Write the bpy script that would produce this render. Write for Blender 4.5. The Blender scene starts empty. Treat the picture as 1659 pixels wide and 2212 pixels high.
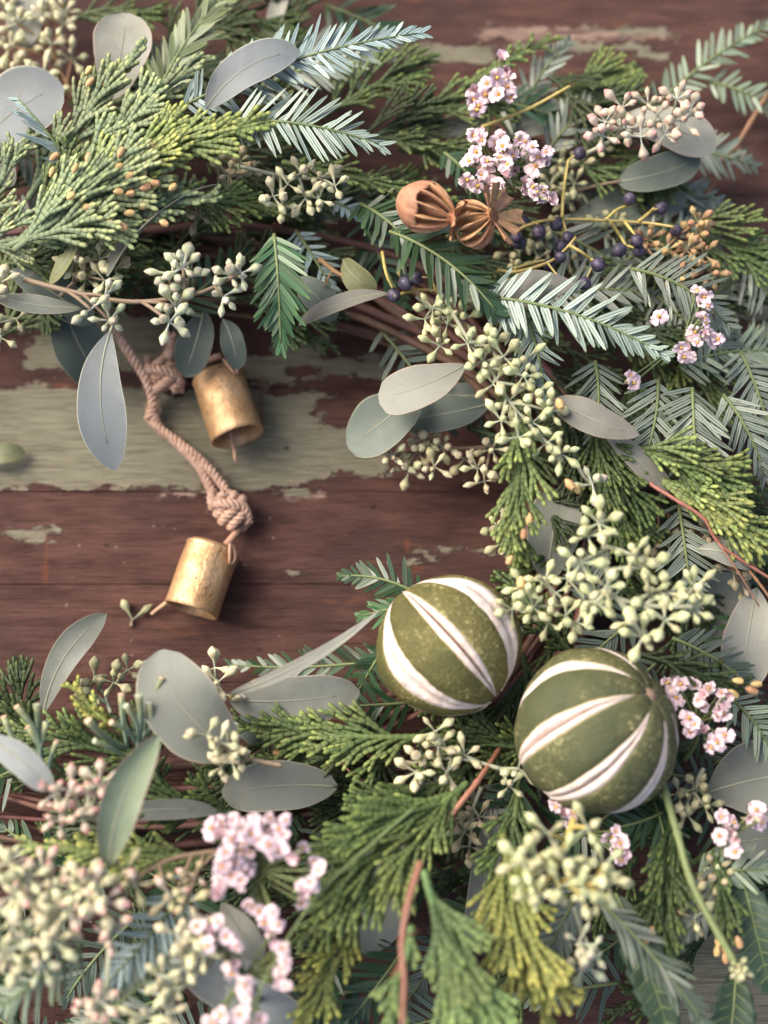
import bpy, math, random
from mathutils import Vector, Matrix, Quaternion, noise
rnd = random.Random(11)
scene = bpy.context.scene
COL = scene.collection
PI = math.pi
# ------------------------------------------------------------------ camera, sky, sun, exposure
TILT = math.radians(12); DIST = 0.440; FPX = 3039.0      # FPX: focal length in units of a 1659 x 2212 picture
cam_d = bpy.data.cameras.new('camera'); cam = bpy.data.objects.new('camera', cam_d); COL.objects.link(cam)
cam.location = (0, -DIST*math.sin(TILT), DIST*math.cos(TILT)); cam.rotation_euler = (TILT, 0, 0)
cam_d.sensor_fit = 'VERTICAL'; cam_d.sensor_height = 24; cam_d.lens = 12/(1106/FPX)
cam_d.clip_start = 0.01; cam_d.clip_end = 50
cam_d.dof.use_dof = True; cam_d.dof.focus_distance = 0.401; cam_d.dof.aperture_fstop = 3.3
scene.camera = cam
SUN_EL, SUN_AZ = math.radians(48), math.radians(-62)       # azimuth from +Y, negative = from the west side
world = bpy.data.worlds.new('World'); scene.world = world; world.use_nodes = True
wn = world.node_tree; bg = wn.nodes['Background']
sky = wn.nodes.new('ShaderNodeTexSky'); sky.sky_type = 'NISHITA'; sky.sun_disc = False
sky.sun_elevation = SUN_EL; sky.sun_rotation = SUN_AZ; sky.air_density = 1.0; sky.dust_density = 6.0; sky.ozone_density = 0.6
wn.links.new(sky.outputs[0], bg.inputs[0]); bg.inputs[1].default_value = 0.115
sun_d = bpy.data.lights.new('sun', 'SUN'); sun_d.energy = 1.3; sun_d.angle = math.radians(36); sun_d.color = (1.0, 0.965, 0.88)
sun = bpy.data.objects.new('sun', sun_d); COL.objects.link(sun)
sdir = Vector((math.sin(SUN_AZ)*math.cos(SUN_EL), math.cos(SUN_AZ)*math.cos(SUN_EL), math.sin(SUN_EL)))
sun.rotation_euler = sdir.to_track_quat('Z', 'Y').to_euler(); sun.location = sdir*2
vs = scene.view_settings; vs.view_transform = 'Standard'; vs.look = 'None'; vs.gamma = 1; vs.exposure = 1.22
# ------------------------------------------------------------------ picture position + height -> place
CAMR = Matrix.Rotation(TILT, 3, 'X'); CAMP = Vector(cam.location)
def P(x, y, zmm=0.0):
    d = CAMR @ Vector(((x-829.5)/FPX, (1106-y)/FPX, -1.0))
    return CAMP + d*((zmm*0.001 - CAMP.z)/d.z)
def unit(x, y, zmm):                                        # metres covered by one picture unit there
    return -(CAMR.transposed() @ (P(x, y, zmm)-CAMP)).z/FPX
# ------------------------------------------------------------------ object helpers
def thing(name, label, cat, loc=(0, 0, 0), group=None):
    o = bpy.data.objects.new(name, None); COL.objects.link(o); o.location = loc
    o.empty_display_size = 0.01
    o['label'] = label; o['category'] = cat
    if group: o['group'] = group
    return o
def part(name, me, parent, mat=None, label=None):
    o = bpy.data.objects.new(name, me); COL.objects.link(o); o.parent = parent
    if mat is not None: o.matrix_basis = mat
    if label: o['label'] = label
    return o
class MB:
    def __init__(s): s.v = []; s.f = []; s.m = []; s.a = {}
    def tube(s, pts, rad, ring=6, flat=1.0, mat=0, attr=None, up=None, cap=True):
        n = len(pts); b = len(s.v); t0 = (pts[1]-pts[0]).normalized()
        ref = Vector(up) if up else (Vector((0, 0, 1)) if abs(t0.z) < 0.9 else Vector((1, 0, 0)))
        for i, p in enumerate(pts):
            t = (pts[min(i+1, n-1)]-pts[max(i-1, 0)])
            t = t.normalized() if t.length > 1e-12 else t0
            side = ref.cross(t)
            side = side.normalized() if side.length > 1e-6 else t.orthogonal().normalized()
            nn = t.cross(side); ref = nn if not up else ref
            r = rad[i] if hasattr(rad, '__len__') else rad
            for k in range(ring):
                a = 2*PI*k/ring
                s.v.append(p + side*(math.cos(a)*r) + nn*(math.sin(a)*r*flat))
                if attr is not None: s.a.setdefault('len', {})[len(s.v)-1] = attr[i]
        for i in range(n-1):
            for k in range(ring):
                k2 = (k+1) % ring
                s.f.append((b+i*ring+k, b+i*ring+k2, b+(i+1)*ring+k2, b+(i+1)*ring+k)); s.m.append(mat)
        if cap:
            s.f.append(tuple(b+k for k in reversed(range(ring)))); s.m.append(mat)
            s.f.append(tuple(b+(n-1)*ring+k for k in range(ring))); s.m.append(mat)
    def grid(s, rows, mat=0, closed=False):
        b = len(s.v); nr = len(rows); nc = len(rows[0])
        for r in rows: s.v.extend(r)
        for i in range(nr-1):
            for j in range(nc if closed else nc-1):
                j2 = (j+1) % nc
                s.f.append((b+i*nc+j, b+i*nc+j2, b+(i+1)*nc+j2, b+(i+1)*nc+j)); s.m.append(mat)
        return b
    def seta(s, name, i, val): s.a.setdefault(name, {})[i] = val
    def mesh(s, name, mats, smooth=True):
        me = bpy.data.meshes.new(name); me.from_pydata([tuple(v) for v in s.v], [], s.f)
        for m in mats: me.materials.append(m)
        me.polygons.foreach_set('material_index', s.m)
        me.polygons.foreach_set('use_smooth', [smooth]*len(s.f))
        for k, d in s.a.items():
            at = me.attributes.new(k, 'FLOAT', 'POINT'); arr = [0.0]*len(s.v)
            for i, x in d.items(): arr[i] = x
            at.data.foreach_set('value', arr)
        me.update(); return me
def frame(x, n, loc, sc=(1, 1, 1)):
    x = x.normalized(); y = n.cross(x)
    y = y.normalized() if y.length > 1e-6 else x.orthogonal().normalized()
    z = x.cross(y)
    return Matrix(((x.x*sc[0], y.x*sc[1], z.x*sc[2], loc.x), (x.y*sc[0], y.y*sc[1], z.y*sc[2], loc.y), (x.z*sc[0], y.z*sc[1], z.z*sc[2], loc.z), (0, 0, 0, 1)))
def smooth_path(pts, n):                                    # Catmull-Rom through the points
    pts = [Vector(p) for p in pts]
    if len(pts) == 2: return [pts[0].lerp(pts[1], i/(n-1)) for i in range(n)]
    q = [pts[0]*2-pts[1]] + pts + [pts[-1]*2-pts[-2]]; out = []
    for i in range(n):
        u = i/(n-1)*(len(pts)-1); k = min(int(u), len(pts)-2); t = u-k
        a, b, c, d = q[k:k+4]
        out.append(0.5*((2*b)+(c-a)*t+(2*a-5*b+4*c-d)*t*t+(3*b-a-3*c+d)*t**3))
    return out
def spath(base, tip, z0, z1, bend=0, arch=0, n=14):         # stem from picture place to picture place
    a, b = P(*base, z0), P(*tip, z1); u = unit((base[0]+tip[0])/2, (base[1]+tip[1])/2, (z0+z1)/2)
    d = b-a; side = Vector((-d.y, d.x, 0)).normalized()
    out = []
    for i in range(n):
        t = i/(n-1); k = 4*t*(1-t)
        out.append(a.lerp(b, t) + side*(bend*u*k) + Vector((0, 0, arch*0.001*k)))
    return out, u
def at(path, t):
    u = max(0, min(0.9999, t))*(len(path)-1); k = int(u)
    p = path[k].lerp(path[k+1], u-k); return p, (path[k+1]-path[k]).normalized()
# ------------------------------------------------------------------ material helpers
class NT:
    def __init__(s, name):
        s.mat = bpy.data.materials.new(name); s.mat.use_nodes = True; s.t = s.mat.node_tree
        s.b = s.t.nodes['Principled BSDF']
    def n(s, typ, ins=(), out=0, **kw):
        nd = s.t.nodes.new(typ)
        for k, v in kw.items(): setattr(nd, k, v)
        for i, x in (ins.items() if isinstance(ins, dict) else enumerate(ins)):
            if x is None: continue
            if isinstance(x, bpy.types.NodeSocket): s.t.links.new(x, nd.inputs[i])
            elif isinstance(x, tuple) and len(x) == 3 and nd.inputs[i].type == 'RGBA': nd.inputs[i].default_value = (*x, 1)
            else: nd.inputs[i].default_value = x
        return nd.outputs[out]
    def math(s, op, a, b=0.0, c=None, clamp=False):
        return s.n('ShaderNodeMath', [a, b] + ([c] if c is not None else []), operation=op, use_clamp=clamp)
    def mix(s, f, a, b, bt='MIX'): return s.n('ShaderNodeMix', {0: f, 6: a, 7: b}, out=2, data_type='RGBA', blend_type=bt)
    def attr(s, name): return s.n('ShaderNodeAttribute', attribute_name=name, out=2)
    def rand(s): return s.n('ShaderNodeObjectInfo', out=5)
    def ramp(s, f, a, b, c=0.0, d=1.0, sm=True):
        return s.n('ShaderNodeMapRange', [f, a, b, c, d], interpolation_type='SMOOTHSTEP' if sm else 'LINEAR')
    def obj(s, sc=(1, 1, 1)):
        o = s.n('ShaderNodeTexCoord', out=3)
        return s.n('ShaderNodeMapping', {0: o, 3: sc})
    def noise(s, vec, scale, detail=3.0, rough=0.55, out=0): return s.n('ShaderNodeTexNoise', {0: vec, 2: scale, 3: detail, 4: rough}, out=out)
    def bump(s, h, st, dist=0.0005):
        s.t.links.new(s.n('ShaderNodeBump', {0: st, 1: dist, 2: h} if False else {'Strength': st, 'Distance': dist, 'Height': h}), s.b.inputs['Normal'])
    def set(s, **kw):
        for k, v in kw.items():
            i = s.b.inputs[k.replace('_', ' ')]
            if isinstance(v, bpy.types.NodeSocket): s.t.links.new(v, i)
            else: i.default_value = (*v, 1) if isinstance(v, tuple) and len(v) == 3 and i.type == 'RGBA' else v
        return s.mat
    def vary(s, col, lo=0.75, hi=1.2, hue=0.02):
        r = s.rand(); v = s.ramp(r, 0, 1, lo, hi, False)
        r2 = s.math('FRACT', s.math('MULTIPLY', r, 7.31)); h = s.ramp(r2, 0, 1, 0.5-hue, 0.5+hue, False)
        return s.n('ShaderNodeHueSaturation', {'Hue': h, 'Saturation': 1.0, 'Value': v, 'Fac': 1.0, 'Color': col})
def m_needle(name, base, pale, amt=1.0, rough=0.42, edge=0.9):
    t = NT(name); c = t.math('ABSOLUTE', t.attr('cross'))
    band = t.math('MULTIPLY', t.ramp(c, 0.10, 0.26), t.ramp(c, edge, edge-0.18))
    band = t.math('MULTIPLY', band, amt)
    ns = t.noise(t.obj((1, 1, 1)), 9.0, 3.0); band = t.math('MULTIPLY', band, t.ramp(ns, 0.2, 0.7, 0.65, 1.0))
    col = t.mix(band, base, pale); ln = t.attr('len')
    col = t.mix(t.ramp(ln, 0.75, 1.0, 0.0, 0.35), col, (base[0]*2.4+.02, base[1]*1.7+.03, base[2]*1.1))
    return t.set(Base_Color=t.vary(col, 0.72, 1.22, 0.012), Roughness=rough, Specular_IOR_Level=0.45)
def m_cedar(name, base, tip, rough=0.5):
    t = NT(name); ln = t.attr('len')
    nz = t.noise(t.obj(), 420.0, 2.0)
    col = t.mix(t.ramp(ln, 0.45, 1.05), base, tip)
    col = t.mix(t.ramp(nz, 0.35, 0.75, 0.0, 0.5), col, tuple(x*0.55 for x in base))
    sc = t.attr('seam'); col = t.mix(t.math('MULTIPLY', sc, 0.75), col, (base[0]*.35, base[1]*.3, base[2]*.3))
    return t.set(Base_Color=t.vary(col, 0.75, 1.25, 0.015), Roughness=rough, Specular_IOR_Level=0.25)
def m_plain(name, col, rough=0.6, nscale=300.0, namt=0.35, dark=0.6, stretch=(1, 1, 1), bump=0.0, vary=0.1, hue=0.01, **kw):
    t = NT(name); nz = t.noise(t.obj(stretch), nscale, 4.0)
    c = t.mix(t.ramp(nz, 0.3, 0.75, 0.0, namt), col, tuple(x*dark for x in col))
    if bump: t.bump(nz, bump, 0.0004)
    return t.set(Base_Color=t.vary(c, 1-vary, 1+vary, hue), Roughness=rough, **kw)
def m_leaf(name, col, rim, rough=0.55, mott=0.42):
    t = NT(name); c = t.math('ABSOLUTE', t.attr('cross'))
    v = t.obj(); n1 = t.noise(v, 90.0, 4.0); n2 = t.noise(v, 900.0, 2.0); n3 = t.noise(v, 38.0, 2.0)
    k = t.mix(t.ramp(n1, 0.35, 0.7, 0.0, mott), col, tuple(x*0.72 for x in col))
    k = t.mix(t.ramp(n3, 0.45, 0.75, 0.0, 0.35), k, (col[0]*1.12, col[1]*1.02, col[2]*0.85))
    spots = t.ramp(n2, 0.64, 0.72, 0.0, 0.35); k = t.mix(spots, k, tuple(x*0.55 for x in col))
    n4 = t.noise(v, 210.0, 2.0); k = t.mix(t.ramp(n4, 0.70, 0.75, 0.0, 0.55), k, (0.17, 0.13, 0.08)); bl = t.noise(v, 55.0, 5.0, .7); k = t.mix(t.ramp(bl, 0.48, 0.72, 0.0, 0.42), k, tuple(min(1, x*1.35+.03) for x in col))
    sv = t.n('ShaderNodeTexWave', {0: t.n('ShaderNodeCombineXYZ', [t.math('SUBTRACT', t.math('MULTIPLY', t.attr('len'), 1.0), t.math('MULTIPLY', c, 0.22)), 0.0, 0.0]), 1: 4.2, 2: 1.2, 3: 2.0}, out=1)
    k = t.mix(t.math('MULTIPLY', t.ramp(sv, 0.86, 1.0, 0.0, 0.10), t.ramp(n1, .35, .6)), k, tuple(min(1, x*1.45) for x in col))
    k = t.mix(t.ramp(c, 0.93, 0.985), k, rim)
    t.bump(t.math('ADD', t.math('MULTIPLY', n2, 0.5), n1), 0.10, 0.0006)
    tr = t.vary(k, 0.9, 1.1, 0.008)
    return t.set(Base_Color=tr, Roughness=rough, Specular_IOR_Level=0.33)
def m_seed(name, body, tip, stalk, tipamt=0.8):
    t = NT(name); ln = t.attr('len'); nz = t.noise(t.obj(), 3.2, 3.0)
    c = t.mix(t.ramp(ln, 0.22, 0.52), stalk, body)
    c = t.mix(t.ramp(ln, 0.70, 0.96, 0.0, tipamt), c, tip)
    c = t.mix(t.ramp(nz, 0.48, 0.7, 0.0, 0.5), c, (body[0]*.68, body[1]*.60, body[2]*.5)); n9 = t.noise(t.obj(), 14.0, 3.0); c = t.mix(t.ramp(n9, 0.6, 0.72, 0.0, 0.55), c, (body[0]*.45, body[1]*.33, body[2]*.3)); t.bump(n9, .25, .0004)
    return t.set(Base_Color=t.vary(c, 0.70, 1.18, 0.022), Roughness=0.6, Specular_IOR_Level=0.35)
NEED = {
 'silver': m_needle('needle_silver', (0.05, 0.10, 0.045), (0.37, 0.44, 0.385)),
 'blue': m_needle('needle_blue', (0.05, 0.10, 0.07), (0.36, 0.46, 0.46)),
 'mint': m_needle('needle_mint', (0.07, 0.11, 0.05), (0.29, 0.35, 0.26), 0.8),
 'grey': m_needle('needle_grey', (0.040, 0.066, 0.030), (0.27, 0.30, 0.25), .92, .36),
 'green': m_needle('needle_green', (0.045, 0.105, 0.04), (0.08, 0.16, 0.065), 0.6, 0.34),
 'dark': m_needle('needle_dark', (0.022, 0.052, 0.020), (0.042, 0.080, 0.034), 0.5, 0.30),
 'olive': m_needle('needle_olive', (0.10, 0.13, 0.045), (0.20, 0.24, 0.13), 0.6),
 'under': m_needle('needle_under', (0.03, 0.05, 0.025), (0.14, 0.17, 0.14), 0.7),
}
NEED_BACK = m_needle('needle_back', (0.03, 0.07, 0.03), (0.05, 0.10, 0.05), 0.4)
CED = {
 'sage': m_cedar('cedar_sage', (0.185, 0.235, 0.125), (0.36, 0.40, 0.17)),
 'lime': m_cedar('cedar_lime', (0.175, 0.225, 0.075), (0.40, 0.43, 0.12)),
 'green': m_cedar('cedar_green', (0.100, 0.142, 0.046), (0.23, 0.28, 0.08)),
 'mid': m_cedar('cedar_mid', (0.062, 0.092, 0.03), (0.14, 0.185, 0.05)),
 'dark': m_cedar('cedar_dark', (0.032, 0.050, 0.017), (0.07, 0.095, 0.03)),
 'fresh': m_cedar('cedar_fresh', (0.115, 0.175, 0.062), (0.25, 0.33, 0.11)),
 'gold': m_cedar('cedar_gold', (0.165, 0.19, 0.05), (0.40, 0.38, 0.09)),
}
LEAF = {
 'blue': m_leaf('leaf_blue', (0.172, 0.190, 0.190), (0.36, 0.36, 0.28)),
 'grey': m_leaf('leaf_grey', (0.158, 0.168, 0.140), (0.30, 0.27, 0.20)),
 'light': m_leaf('leaf_light', (0.250, 0.248, 0.205), (0.36, 0.28, 0.21)),
 'green': m_leaf('leaf_green', (0.115, 0.138, 0.112), (0.22, 0.23, 0.16)),
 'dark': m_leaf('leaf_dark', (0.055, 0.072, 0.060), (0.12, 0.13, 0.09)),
 'olive': m_leaf('leaf_olive', (0.16, 0.17, 0.085), (0.28, 0.26, 0.12)),
 'brown': m_leaf('leaf_brown', (0.175, 0.170, 0.140), (0.27, 0.22, 0.16)),
 'sage': m_leaf('leaf_sage', (0.18, 0.225, 0.14), (0.40, 0.26, 0.21)),
}
RIB = m_plain('midrib', (0.26, 0.27, 0.19), 0.5, 200)
SEED = {
 'cream': m_seed('seed_cream', (0.60, 0.58, 0.36), (0.62, 0.54, 0.34), (0.42, 0.44, 0.32)),
 'lime': m_seed('seed_lime', (0.53, 0.55, 0.30), (0.60, 0.58, 0.32), (0.42, 0.46, 0.33)),
 'pink': m_seed('seed_pink', (0.58, 0.52, 0.40), (0.66, 0.30, 0.25), (0.46, 0.48, 0.40)),
 'white': m_seed('seed_white', (0.51, 0.54, 0.35), (0.56, 0.42, 0.35), (0.46, 0.48, 0.42), 0.6),
 'tan': m_seed('seed_tan', (0.44, 0.40, 0.24), (0.48, 0.37, 0.22), (0.32, 0.31, 0.22)),
 'dim': m_seed('seed_dim', (0.36, 0.36, 0.21), (0.40, 0.36, 0.20), (0.25, 0.26, 0.17)),
 'rust': m_seed('seed_rust', (0.40, 0.29, 0.15), (0.48, 0.24, 0.11), (0.22, 0.20, 0.12)),
}
STEM = {
 'green': m_plain('stem_green', (0.15, 0.19, 0.07), 0.55, 500),
 'pale': m_plain('stem_pale', (0.34, 0.35, 0.24), 0.55, 500),
 'yellow': m_plain('stem_yellow', (0.46, 0.36, 0.11), 0.55, 400),
 'red': m_plain('stem_red', (0.32, 0.135, 0.09), 0.5, 400),
 'brown': m_plain('stem_brown', (0.27, 0.15, 0.07), 0.6, 400),
 'dusty': m_plain('stem_dusty', (0.24, 0.17, 0.11), 0.6, 400),
}
# ------------------------------------------------------------------ the plank table top
def m_wood():
    t = NT('painted_wood'); v = t.n('ShaderNodeTexCoord', out=3)
    st = t.obj((1, 5, 5)); st2 = t.obj((1, 2.2, 2.2)); fine = t.obj((1, 26, 26)); hair = t.noise(t.obj((1, 55, 55)), 42.0, 5.0, .7)
    a = t.noise(st, 42.0, 8.0, 0.68); b = t.noise(st2, 40.0, 8.0, 0.7); c = t.noise(fine, 70.0, 4.0, 0.65); d = t.noise(v, 16.0, 3.0)
    col = t.mix(t.ramp(a, 0.3, 0.7), (0.088, 0.042, 0.034), (0.190, 0.094, 0.074))
    col = t.mix(t.ramp(d, 0.4, 0.66, 0.0, 0.6), col, (0.072, 0.044, 0.040))
    col = t.mix(t.ramp(b, 0.57, 0.74, 0.0, 0.65), col, (0.25, 0.092, 0.050))
    rust = t.math('MULTIPLY', t.ramp(a, 0.56, 0.70), t.ramp(d, 0.5, 0.62)); col = t.mix(t.math('MULTIPLY', rust, 0.75), col, (0.27, 0.095, 0.04))
    col = t.mix(t.ramp(c, 0.56, 0.78, 0.0, 0.55), col, (0.035, 0.018, 0.016))
    col = t.mix(t.ramp(hair, 0.55, 0.66, 0.0, 0.8), col, (0.020, 0.010, 0.008)); col = t.mix(t.ramp(hair, 0.42, 0.30, 0.0, 0.35), col, (0.20, 0.10, 0.08))
    gr = t.noise(v, 900.0, 2.0); col = t.mix(t.ramp(gr, 0.70, 0.78, 0.0, 0.4), col, (0.32, 0.24, 0.21))
    # short vertical runs of bare orange wood
    # old green paint: flaked patches, each with its own place
    wob = t.math('SUBTRACT', t.noise(t.obj((1, 2.0, 2.0)), 95.0, 9.0, 0.72), 0.5)
    sep = t.n('ShaderNodeSeparateXYZ', [v]); X, Y = sep, sep.node.outputs[1]
    def patches(lst, amp):
        m = None
        for (cx, cy, hx, hy) in lst:
            p = P(cx, cy, 0); u = unit(cx, cy, 0); q = max(hx, hy)
            dx = t.math('SUBTRACT', t.math('ABSOLUTE', t.math('SUBTRACT', X, p.x)), hx*u)
            dy = t.math('SUBTRACT', t.math('ABSOLUTE', t.math('SUBTRACT', Y, p.y)), hy*u)
            dd = t.math('MAXIMUM', t.math('MULTIPLY', dx, 0.45), dy)
            m = dd if m is None else t.math('MINIMUM', m, dd)
        return t.math('ADD', m, t.math('MULTIPLY', wob, amp))
    G = [(300, 950, 390, 108), (60, 930, 320, 100), (720, 975, 120, 52), (630, 1060, 40, 10), (650, 760, 62, 34), (760, 790, 80, 22), (250, 740, 190, 60), (560, 800, 60, 30),
         (76, 1153, 46, 12), (118, 1170, 14, 4), (918, 1200, 27, 13), (637, 1239, 14, 6), (1010, 1190, 60, 6), (945, 116, 120, 19), (1240, 104, 150, 5), (1350, 68, 90, 9), (1610, 640, 110, 50), (1540, 2100, 130, 190), (1560, 330, 60, 16), (1400, 120, 40, 6)]
    d1 = patches(G, 0.016)
    mask = t.math('MULTIPLY', t.ramp(d1, 0.0003, -0.0002), t.ramp(b, 0.70, 0.66))
    pk = [(1240, 72, 200, 14), (690, 935, 7, 14), (1150, 1100, 60, 4), (660, 1068, 40, 6), (380, 1066, 30, 4), (690, 1000, 30, 4)]
    mp = t.math('MULTIPLY', t.ramp(patches(pk, 0.013), 0.0005, -0.0003), t.ramp(hair, 0.60, 0.46))
    gcol = t.mix(t.ramp(c, 0.42, 0.66), (0.335, 0.312, 0.220), (0.205, 0.180, 0.122))
    gcol = t.mix(t.ramp(b, 0.5, 0.7, 0.0, 0.6), gcol, (0.30, 0.295, 0.21))
    gcol = t.mix(t.ramp(hair, 0.56, 0.68, 0.0, 0.6), gcol, (0.075, 0.05, 0.035))
    rim = t.math('MULTIPLY', t.math('MULTIPLY', t.ramp(d1, -0.0016, -0.0002), mask), t.ramp(b, 0.42, 0.6))
    gcol = t.mix(t.math('MULTIPLY', rim, 0.6), gcol, (0.36, 0.25, 0.20))
    col = t.mix(mp, col, (0.48, 0.33, 0.26)); col = t.mix(mask, col, gcol)
    run = t.ramp(patches([(100, 1210, 4, 55), (565, 870, 4, 60), (880, 1180, 4, 16), (1080, 1000, 3, 30)], 0.002), 0.0003, -0.0004)
    col = t.mix(t.math('MULTIPLY', run, 0.6), col, (0.26, 0.085, 0.04))
    hole = t.ramp(patches([(806, 1096, 3, 3), (619, 968, 3, 3), (230, 1178, 2, 2), (560, 1404, 2, 2), (838, 760, 6, 5)], 0.001), 0.0004, -0.0003); col = t.mix(t.math('MULTIPLY', hole, .9), col, (.012, .008, .007))
    grit = t.noise(v, 330.0, 1.0); col = t.mix(t.ramp(grit, 0.755, 0.775, 0.0, 0.6), col, (0.42, 0.33, 0.28))
    h = t.math('ADD', t.math('MULTIPLY', c, 0.6), t.math('MULTIPLY', mask, 0.9)); h = t.math('ADD', h, t.math('MULTIPLY', a, 0.5)); h = t.math('SUBTRACT', h, t.math('MULTIPLY', hair, 1.3)); h = t.math('ADD', h, t.math('MULTIPLY', mask, 0.8))
    t.bump(h, 1.0, 0.0012)
    return t.set(Base_Color=col, Roughness=t.ramp(c, 0.3, 0.7, 0.6, 0.8), Specular_IOR_Level=0.18)
WOOD = m_wood()
table = bpy.data.objects.new('tabletop', None); COL.objects.link(table); table['kind'] = 'structure'
table['label'] = 'old purple brown planks with flaking green paint under the wreath'
seams = [P(829, y, 0).y for y in (2534, 2322, 2110, 1898, 1686, 1474, 1262, 1062, 838, 632, 422, 192, -20, -230)]
for y0, y1 in zip(seams[:-1], seams[1:]):
    mb = MB(); g = 0.00008; a, b = y0+g, y1-g; e = 0.00035; T = 0.022; X0 = 0.34 + 0.004*rnd.random()
    prof = [(a, -T), (a, -e), (a+e*0.35, -e*0.3), (a+e*1.2, 0), (b-e*1.2, 0), (b-e*0.35, -e*0.3), (b, -e), (b, -T)]
    ns = 24; rows = []
    for i in range(ns+1):
        x = -X0 + 2*X0*i/ns
        rows.append([Vector((x, py + (0.0003*noise.noise(Vector((x*25, y0*40, k))) if 0 < k < 7 else 0), pz)) for k, (py, pz) in enumerate(prof)])
    mb.grid(rows)
    mb.f.append(tuple(range(8))); mb.m.append(0); bb = ns*8; mb.f.append(tuple(bb+k for k in reversed(range(8)))); mb.m.append(0)
    part('plank', mb.mesh('plank', [WOOD], False), table)
# ------------------------------------------------------------------ twig ring the wreath is built on
TWIG = m_plain('twig_bark', (0.135, 0.060, 0.040), 0.65, 260, 0.6, 0.45, (1, 1, 1), 0.5, 0.35, 0.02)
RC, RX, RY = P(330, 1140, 0), 0.126, 0.085
ring = thing('twig_wreath', 'bare red brown grapevine twigs coiled into the wreath ring beneath the foliage', 'wreath', RC)
for i in range(70):
    off = rnd.gauss(0.002, 0.0075); zz = 0.004 + abs(rnd.gauss(0.0085, 0.006)); a0 = rnd.uniform(-2.9, 2.4); al = rnd.uniform(0.8, 2.0)
    ph = rnd.uniform(0, 6); dr = rnd.uniform(-0.007, 0.007); pts = []
    for k in range(15):
        a = a0 + al*k/14; o = off + dr*(k/14-.5)*2 + 0.0012*math.sin(a*9+ph)
        pts.append(Vector(((RX+o)*math.cos(a), (RY+o)*math.sin(a), max(0.0016, zz + 0.0025*math.sin(a*5+ph)))))
    r = rnd.uniform(0.0007, 0.0016); mb = MB(); mb.tube(pts, [r*(1+0.12*math.sin(k*2.3)) for k in range(15)], 7)
    part('twig', mb.mesh('twig', [TWIG]), ring)
# ------------------------------------------------------------------ yew
def needle_mesh(cache={}, mat='silver', var=0):
    if (mat, var) in cache: return cache[(mat, var)]
    mb = MB(); bend = (0.10, 0.02, -0.05, 0.16)[var]; droop = (-0.05, 0.04, -0.10, 0.02)[var]
    st = [0, .06, .2, .5, .78, .93, 1.0]; wd = [.25, .72, 1, 1, .82, .45, .04]
    rows_t, rows_b = [], []
    for s, w in zip(st, wd):
        cy = bend*s*s; cz = droop*s*s; W = 0.5*w
        rows_t.append([Vector((s, cy+W*j, cz + (-0.10*W if abs(j) < .1 else 0.10*W*(1-abs(j))))) for j in (-1, -.5, 0, .5, 1)])
        rows_b.append([Vector((s, cy+W*j, cz-0.26*W*(1-abs(j)*.9))) for j in (1, 0, -1)])
    for rows, js, m in ((rows_t, (-1, -.5, 0, .5, 1), 0), (rows_b, (1, 0, -1), 1)):
        b = mb.grid(rows, m); nc = len(js)
        for i, s in enumerate(st):
            for k, j in enumerate(js):
                mb.seta('cross', b+i*nc+k, j); mb.seta('len', b+i*nc+k, s)
    me = mb.mesh('needle', [NEED[mat], NEED_BACK]); cache[(mat, var)] = me; return me
def yew(label, base, tip, z0, z1, L=88, mat='silver', bend=0, arch=3, roll=0, sp=13.0, W=9.4, a0=58, a1=24, sides=(1, -1), stem='green', droop=0, cat='yew sprig', group=None):
    path, u = spath(base, tip, z0, z1, bend, arch)
    o = path[0].copy(); path = [p-o for p in path]
    t = thing('yew_sprig', label, cat, o, group)
    length = sum((path[i+1]-path[i]).length for i in range(len(path)-1))
    r = max(0.0005, 4.2*u); mb = MB(); mb.tube(path, [r*(1-.55*i/13) for i in range(14)], 6)
    part('stem', mb.mesh('stem', [STEM[stem]]), t)
    n = max(5, int(length/u/sp))
    for sd in sides:
        for i in range(n+1):
            s = min(1.0, (i + 0.3*rnd.random() + (0.5 if sd > 0 else 0))/n)
            p, T = at(path, s)
            N0 = Vector((0, 0, 1)); S = N0.cross(T).normalized(); N = T.cross(S)
            q = Quaternion(T, math.radians(roll)); S = q @ S; N = q @ N
            if rnd.random() < .05: continue
            al = math.radians(a0 + (a1-a0)*s**1.6 + rnd.gauss(0, 7))
            d = T*math.cos(al) + S*(sd*math.sin(al)) + N*(rnd.uniform(-.20, .24)-droop)
            ln = L*u*(0.72+0.28*math.sin(PI*min(1, s*1.15+.12)))*(1-0.5*max(0, s-.6)/.4)*rnd.uniform(.74, 1.08)
            nn = (N + S*rnd.gauss(0, .34) + T*rnd.uniform(-.2, .2)).normalized()
            w = W*u*rnd.uniform(.85, 1.12)
            me = needle_mesh(mat=mat, var=rnd.randrange(4))
            part('needle', me, t, frame(d, nn, p, (ln, w*(-sd if sd < 0 else 1)*(1 if sd > 0 else -1), w)))
    return t
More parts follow.
